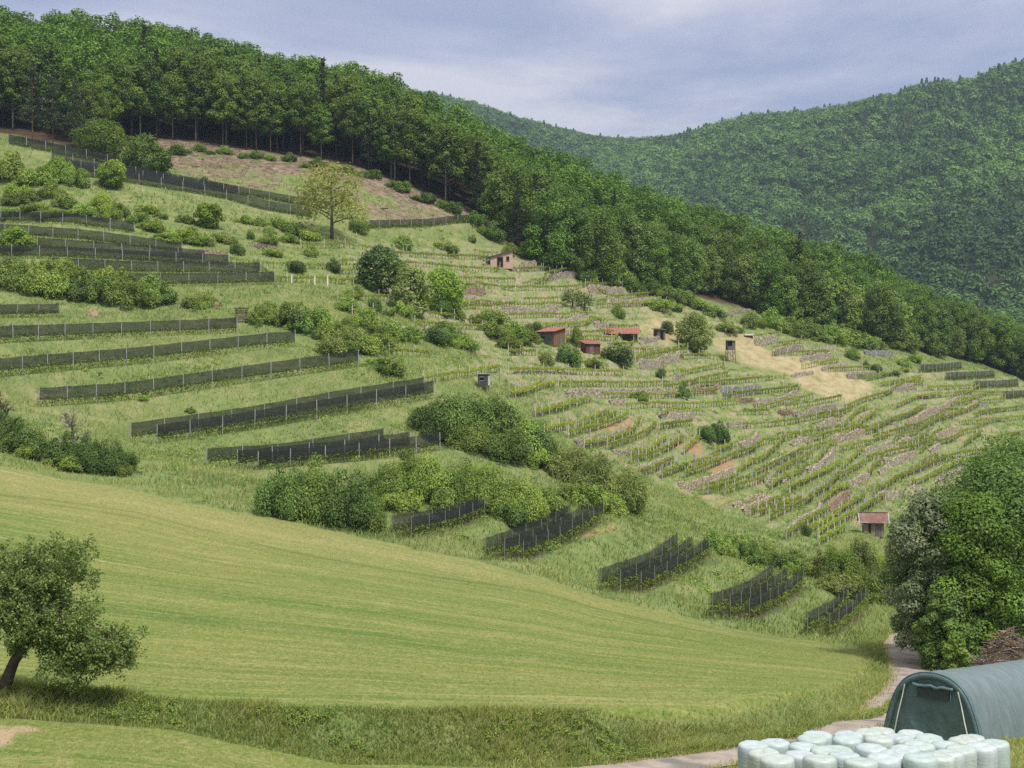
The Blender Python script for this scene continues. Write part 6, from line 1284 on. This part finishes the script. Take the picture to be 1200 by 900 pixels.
# brush pile
bp = np.array([(1183 - 600) / F * 84, 84.0]); bz = float(gz(*bp)); rp = rs(91)
root = tag(empty('brush_pile', (bp[0], bp[1], bz)), 'big heap of dry brown branches behind the tent', 'brush pile')
b = MB(); b2 = MB()
TOPZ = 4.1
for i in range(1500):
    q = rp.normal(size=2) * np.array([1.7, 1.3]); rr = math.hypot(q[0] / 2.7, q[1] / 2.1); 
    if rr > 1: continue
    z = TOPZ * (1 - rr ** 1.5) * rp.uniform(.55, 1.0) ** .6; a = rp.uniform(0, 6.28); l = rp.uniform(.5, 1.7); ti = rp.normal() * .30; d = np.array([math.cos(a) * math.cos(ti), math.sin(a) * math.cos(ti), math.sin(ti)]); c = np.array([q[0], q[1], z]); w = rp.uniform(.010, .035)
    (b if i % 3 else b2).tube([c - d * l / 2, c + rp.normal(size=3) * .06, c + d * l / 2], [w, w * .9, w * .4], 3, False)
for i in range(26):
    a = rp.uniform(0, 6.28); q = np.array([math.cos(a) * rp.uniform(.2, 2.0), math.sin(a) * rp.uniform(.2, 1.4)]); z = TOPZ * (1 - (math.hypot(q[0] / 2.7, q[1] / 2.1)) ** 1.5) * .9; e = np.array([q[0] + rp.normal() * .5, q[1] + rp.normal() * .4, z + rp.uniform(.4, .9)])
    b2.tube([[q[0], q[1], z - .4], (np.array([q[0], q[1], z]) + e) / 2 + rp.normal(size=3) * .08, e], [.022, .015, .006], 3, False)
b.obj('branches', M['brush'], root)['kind'] = 'stuff'; b2.obj('twigs', M['twig'], root)['kind'] = 'stuff'
mo = mound('core', None, (1180, 800), 2.6, TOPZ * .80, M['bark'], 9, None); mo.parent = root; mo.location = (0, 0, 0)
for kk in ('label', 'category'):
    if kk in mo: del mo[kk]
# apple tree at left, leaning trunk, loose drooping crown
ap = np.array([(6 - 600) / F * 56.4, 56.4]); az = float(gz(*ap)); ra = rs(123)
root = tag(empty('apple_tree', (ap[0], ap[1], az)), 'gnarled old apple tree with a leaning trunk at the left edge', 'tree')
k = 56.4 / F; px = lambda u, v, dy=0.0: np.array([(u - 6) * k, dy, (818 - v) * k])
tb = MB(); tb.tube([px(2, 824), px(8, 800), px(16, 778, .1), px(26, 764, .15)], [.30, .24, .20, .19], 10); tb.tube([px(2, 826), px(-6, 832)], [.2, .05], 6)
limbs = [(px(26, 764, .15), px(44, 742, .3), px(58, 700, .2), .15), (px(24, 766), px(8, 735, -.2), px(-8, 690, -.3), .14), (px(26, 764), px(52, 756, -.4), px(85, 744, -.7), .13), (px(24, 768), px(22, 730, .5), px(30, 680, .9), .12), (px(40, 748, .3), px(60, 690, .8), px(72, 655, .9), .09), (px(52, 756, -.4), px(92, 748, -.3), px(128, 752, -.2), .08), (px(58, 700, .2), px(78, 672, 0), px(98, 660, -.2), .07), (px(8, 735), px(20, 690, -.6), px(40, 650, -.7), .08)]
for a_, m_, e_, r0 in limbs: tb.tube([a_, m_ + ra.normal(size=3) * .05, e_], [r0, r0 * .65, r0 * .3], 7, False)
Lv = Leaves(); tw = MB()
crown = [(25, 660, 34, 24), (58, 648, 30, 14), (90, 652, 22, 16), (0, 690, 40, 40), (40, 690, 34, 34), (72, 680, 26, 26), (100, 682, 14, 22), (112, 700, 10, 14), (20, 722, 40, 26), (60, 722, 36, 26), (96, 738, 34, 22), (130, 752, 30, 18), (150, 768, 20, 12), (120, 776, 28, 16), (84, 770, 26, 22), (96, 792, 16, 12), (62, 765, 20, 14), (20, 755, 20, 14), (-20, 720, 30, 50), (-30, 670, 30, 30), (-12, 650, 26, 14), (110, 765, 30, 18), (45, 742, 30, 18), (70, 740, 30, 16), (140, 775, 16, 14), (108, 655, 6, 10), (60, 706, 26, 14), (84, 722, 22, 12), (40, 712, 26, 14), (48, 668, 26, 20), (98, 780, 20, 22), (75, 775, 22, 20), (135, 770, 24, 14), (150, 760, 18, 10), (70, 745, 30, 20)]
for (u, v, ru, rv) in crown:
    for dy in (-.9, 0, .9):
        if ru < 15 and dy: continue
        m_ = int(ru * rv * 1.25 * ra.uniform(.4, 1.15)); dd = ra.normal(size=(m_, 3)); dd /= np.linalg.norm(dd, axis=1)[:, None]; rad = ra.uniform(.1, 1.25, m_)[:, None] ** .8
        cj = ra.normal(size=2) * 5; C = px(u + cj[0], v + cj[1], dy * (1.1 if ru > 20 else .4)) + dd * rad * np.array([ru * k, .75 * ru * k + .25, rv * k]); 
        # leaves gather on twigs
        tipn = max(3, m_ // 30); tips = C[ra.randint(m_, size=tipn)]; which = ra.randint(tipn, size=m_); C = tips[which] + ra.normal(size=(m_, 3)) * np.array([.10, .10, .10]) + (C - tips[which]) * .10
        Lv.add(C, ra.normal(size=(m_, 3)) + [0, -.2, .6], .12, .5 + ra.normal(size=m_) * .22, ra, (.45, .8))
        for tp in tips[::2]:
            c0 = px(u, v, dy) * .6 + tp * .4 + [0, 0, .1]; tw.tube([c0, (c0 + tp) / 2 + ra.normal(size=3) * .04, tp], [.022, .014, .006], 3, False)
tb.obj('trunk', M['bark'], root, True); link(bpy.data.objects.new('crown', Lv.mesh('apple_crown', M['leaf_apple'])), root); tw.obj('twigs', M['bark'], root)['kind'] = 'stuff'

# ------------------------------------------------------------------ long grass: bank, verges, terraces
def blades(name, x, y, h, w, mat, rnd, label, tone=None, lean=.45, k=1):
    n = len(x); z = gz(x, y) - .03; a = rnd.uniform(0, 6.283, n); lx = rnd.normal(size=n) * lean * h + .12 * h; ly = rnd.normal(size=n) * lean * h
    dx, dy = np.cos(a) * w, np.sin(a) * w; B = np.stack([x, y, z], 1)
    m1 = B + np.stack([lx * .35, ly * .35, h * .6], 1); tp = B + np.stack([lx, ly, h], 1); D = np.stack([dx, dy, dx * 0], 1)
    V = np.stack([B - D, B + D, m1 + D * .8, m1 - D * .8, tp], 1).reshape(-1, 3); i = np.arange(n)[:, None] * 5
    T = np.clip(np.repeat(.5 + rnd.normal(size=n) * .2 if tone is None else tone, 5), 0, 1)
    o = link(bpy.data.objects.new(name, mesh_from(name, V, [i + np.array([[0, 1, 2, 3]]), i + np.array([[3, 2, 4]])], [mat], False, dict(tone=T)))); return tag(o, label, 'grass', kind='stuff')
rg = rs(60)
n = 60000; u = np.concatenate([rg.uniform(-40, 1062, 46000), rg.uniform(800, 1058, 14000)]); t_ = rg.uniform(-.25, 1.25, n) + np.where(u > 800, rg.uniform(0, 1, n) * (u - 800) / 250 * 2.6, 0); yy = bank_y(u) + t_ * BK_W; xx = (u - 600) / F * yy
cl = fbm(xx * .5, yy * .5, 3); keep = (rg.rand(n) < .75 + cl) ; xx, yy, u, t_, cl = xx[keep], yy[keep], u[keep], t_[keep], cl[keep]
hgt = rg.uniform(.18, .5, len(xx)) * (1 + cl * 1.4) * np.where(u < 170, 1.35, 1) * np.where((t_ < 0) | (t_ > 1), .55, 1) * np.where(t_ > 1.6, .6, 1)
blades('bank_grass', xx, yy, hgt, rg.uniform(.012, .03, len(xx)), M['grass_bank'], rg, 'long rough grass on the bank below the mown meadow', .42 + cl * .9 + rg.normal(size=len(xx)) * .2)
# weeds on the bank
Lv = Leaves(); n = 900; u = rg.uniform(0, 1050, n); yy = bank_y(u) + rg.uniform(.1, 1.7, n); xx = (u - 600) / F * yy
kk = fbm(xx * .35 + 7, yy * .6, 3) > .02; xx, yy = xx[kk], yy[kk]; zz = gz(xx, yy)
for x, y, z in zip(xx, yy, zz): clump(Lv, (x, y, z + .18), rg.uniform(.12, .32), 50, .07, rg, rg.uniform(.1, .8))
tag(link(bpy.data.objects.new('bank_weeds', Lv.mesh('bank_weeds', M['leaf_bush']))), 'dark leafy weeds growing through the bank grass', 'weeds', kind='stuff')
# slopes: tufts and herbs over all the unmown ground
def slope_pts(n, ylo, yhi, ulo=-40, uhi=1240):
    Y = np.sqrt(rg.uniform(ylo ** 2, yhi ** 2, n)); u = rg.uniform(ulo, uhi, n); x = (u - 600) / F * Y
    ok = (sample(Z_MEADOW, x, Y) < .3) & (sample(Z_LOW, x, Y) < .3) & (sample(road_d, x, Y) > 1.5) & (Y < forest_y(u) - 1)
    return x[ok], Y[ok], u[ok]
x, y, u = slope_pts(260000, 100, 250, uhi=1100); cl = fbm(x * .3, y * .3, 3); bare = sample(Z_DRY, x, y) + sample(Z_ORANGE, x, y) + .35 * sample(Z_VINE, x, y); k_ = (rg.rand(len(x)) < .62 + cl * 1.6 - bare); x, y, cl = x[k_], y[k_], cl[k_]
blades('slope_grass', x, y, rg.uniform(.22, .60, len(x)) * (1 + cl * 1.3), rg.uniform(.02, .055, len(x)), M['grass_long'], rg, 'unmown grass on the terrace banks', .42 + cl * 1.0 + 1.7 * fbm(x * .09 + 2, y * .13, 3) + rg.normal(size=len(x)) * .18)
x, y, u = slope_pts(170000, 240, 430); cl = fbm(x * .25, y * .25, 3); bare = sample(Z_DRY, x, y) * 1.0 + sample(Z_ORANGE, x, y) + .7 * sample(Z_BROWN, x, y) + .3 * sample(Z_VINE, x, y); k_ = rg.rand(len(x)) < .60 + cl * 1.6 - bare; x, y, cl = x[k_], y[k_], cl[k_]
blades('slope_grass', x, y, rg.uniform(.25, .65, len(x)) * (1 + cl), rg.uniform(.04, .09, len(x)), M['grass_long'], rg, 'rough grass on the upper slope and between the vines', .42 + cl * 1.0 + 1.5 * fbm(x * .08 + 2, y * .10, 3) + rg.normal(size=len(x)) * .18)
Lv = Leaves(); x, y, u = slope_pts(15000, 140, 420); cl = fbm(x * .12 + 3, y * .12, 3) - .6 * sample(Z_VINE, x, y) * 0 - sample(Z_DRY, x, y) - sample(Z_BROWN, x, y) * .15; k_ = (cl > .03) & (rg.rand(len(x)) < .75); x, y = x[k_], y[k_]; z = gz(x, y)
for a_, b_, c_ in zip(x, y, z): clump(Lv, (a_, b_, c_ + .1), rg.uniform(.3, .95), 46, .18, rg, rg.uniform(.05, .95), flat=.7)
tag(link(bpy.data.objects.new('slope_herbs', Lv.mesh('slope_herbs', M['leaf_bush']))), 'low herbs and brambles growing over the slope', 'herbs', kind='stuff')
i_ = rg.randint(len(ROAD), size=16000); sd_ = rg.choice([-1, 1], size=16000) * rg.uniform(1.25, 3.0, 16000); TT = np.gradient(ROAD, axis=0); TT /= np.linalg.norm(TT, axis=1)[:, None]
x = ROAD[i_, 0] - TT[i_, 1] * sd_ + rg.normal(size=16000) * .2; Y = ROAD[i_, 1] + TT[i_, 0] * sd_ + rg.normal(size=16000) * .2; ok = Y > 55
blades('verge_grass', x[ok], Y[ok], rg.uniform(.12, .42, ok.sum()), rg.uniform(.012, .03, ok.sum()), M['grass_bank'], rg, 'long grass along both verges of the road')
# stubble of the mown meadow
n = 260000; Y = np.sqrt(rg.uniform(56 ** 2, 150 ** 2, n)); u = rg.uniform(-30, 1070, n); x = (u - 600) / F * Y; ok = sample(Z_MEADOW, x, Y) > .6; x, Y = x[ok], Y[ok]; cl = fbm(x * .12, Y * .6, 3)
blades('meadow_stubble', x, Y, rg.uniform(.03, .085, len(x)), rg.uniform(.012, .03, len(x)), M['grass_long'], rg, 'short mown grass of the meadow', .55 + cl + rg.normal(size=len(x)) * .2)
n = 60000; Y = rg.uniform(46, 66, n); u = rg.uniform(-30, 1230, n); x = (u - 600) / F * Y; ok = (sample(Z_LOW, x, Y) > .6); x, Y, u = x[ok], Y[ok], u[ok]; cl = fbm(x * .3, Y * .5, 3); tall = (u > 820)
blades('field_grass', x, Y, np.where(tall, rg.uniform(.12, .38, len(x)), rg.uniform(.04, .10, len(x))), rg.uniform(.010, .022, len(x)), M['grass_bank'], rg, 'green grass of the lower field and around the bales', .6 + cl * .8 + rg.normal(size=len(x)) * .2)

# brash left lying on the clear cut
b = MB(); n = 2600; Y = rg.uniform(300, 372, n); u = rg.uniform(170, 590, n); x = (u - 600) / F * Y; ok = sample(Z_BROWN, x, Y) > .35; x, Y = x[ok], Y[ok]; z = gz(x, Y)
for a_, b_, c_ in zip(x[:650], Y[:650], z[:650]):
    an = rg.uniform(0, 6.28); l = rg.uniform(.4, 1.8); ti = rg.normal() * .25; d = np.array([math.cos(an), math.sin(an) * .7, ti]) * l / 2; c = np.array([a_, b_, c_ + .15 + abs(ti) * l * .3]); b.tube([c - d, c, c + d], [.07, .06, .03], 4, False)
tag(b.obj('brash', M['bark_pale']), 'cut branches and sticks strewn over the brown clear cut', 'branches', kind='stuff')
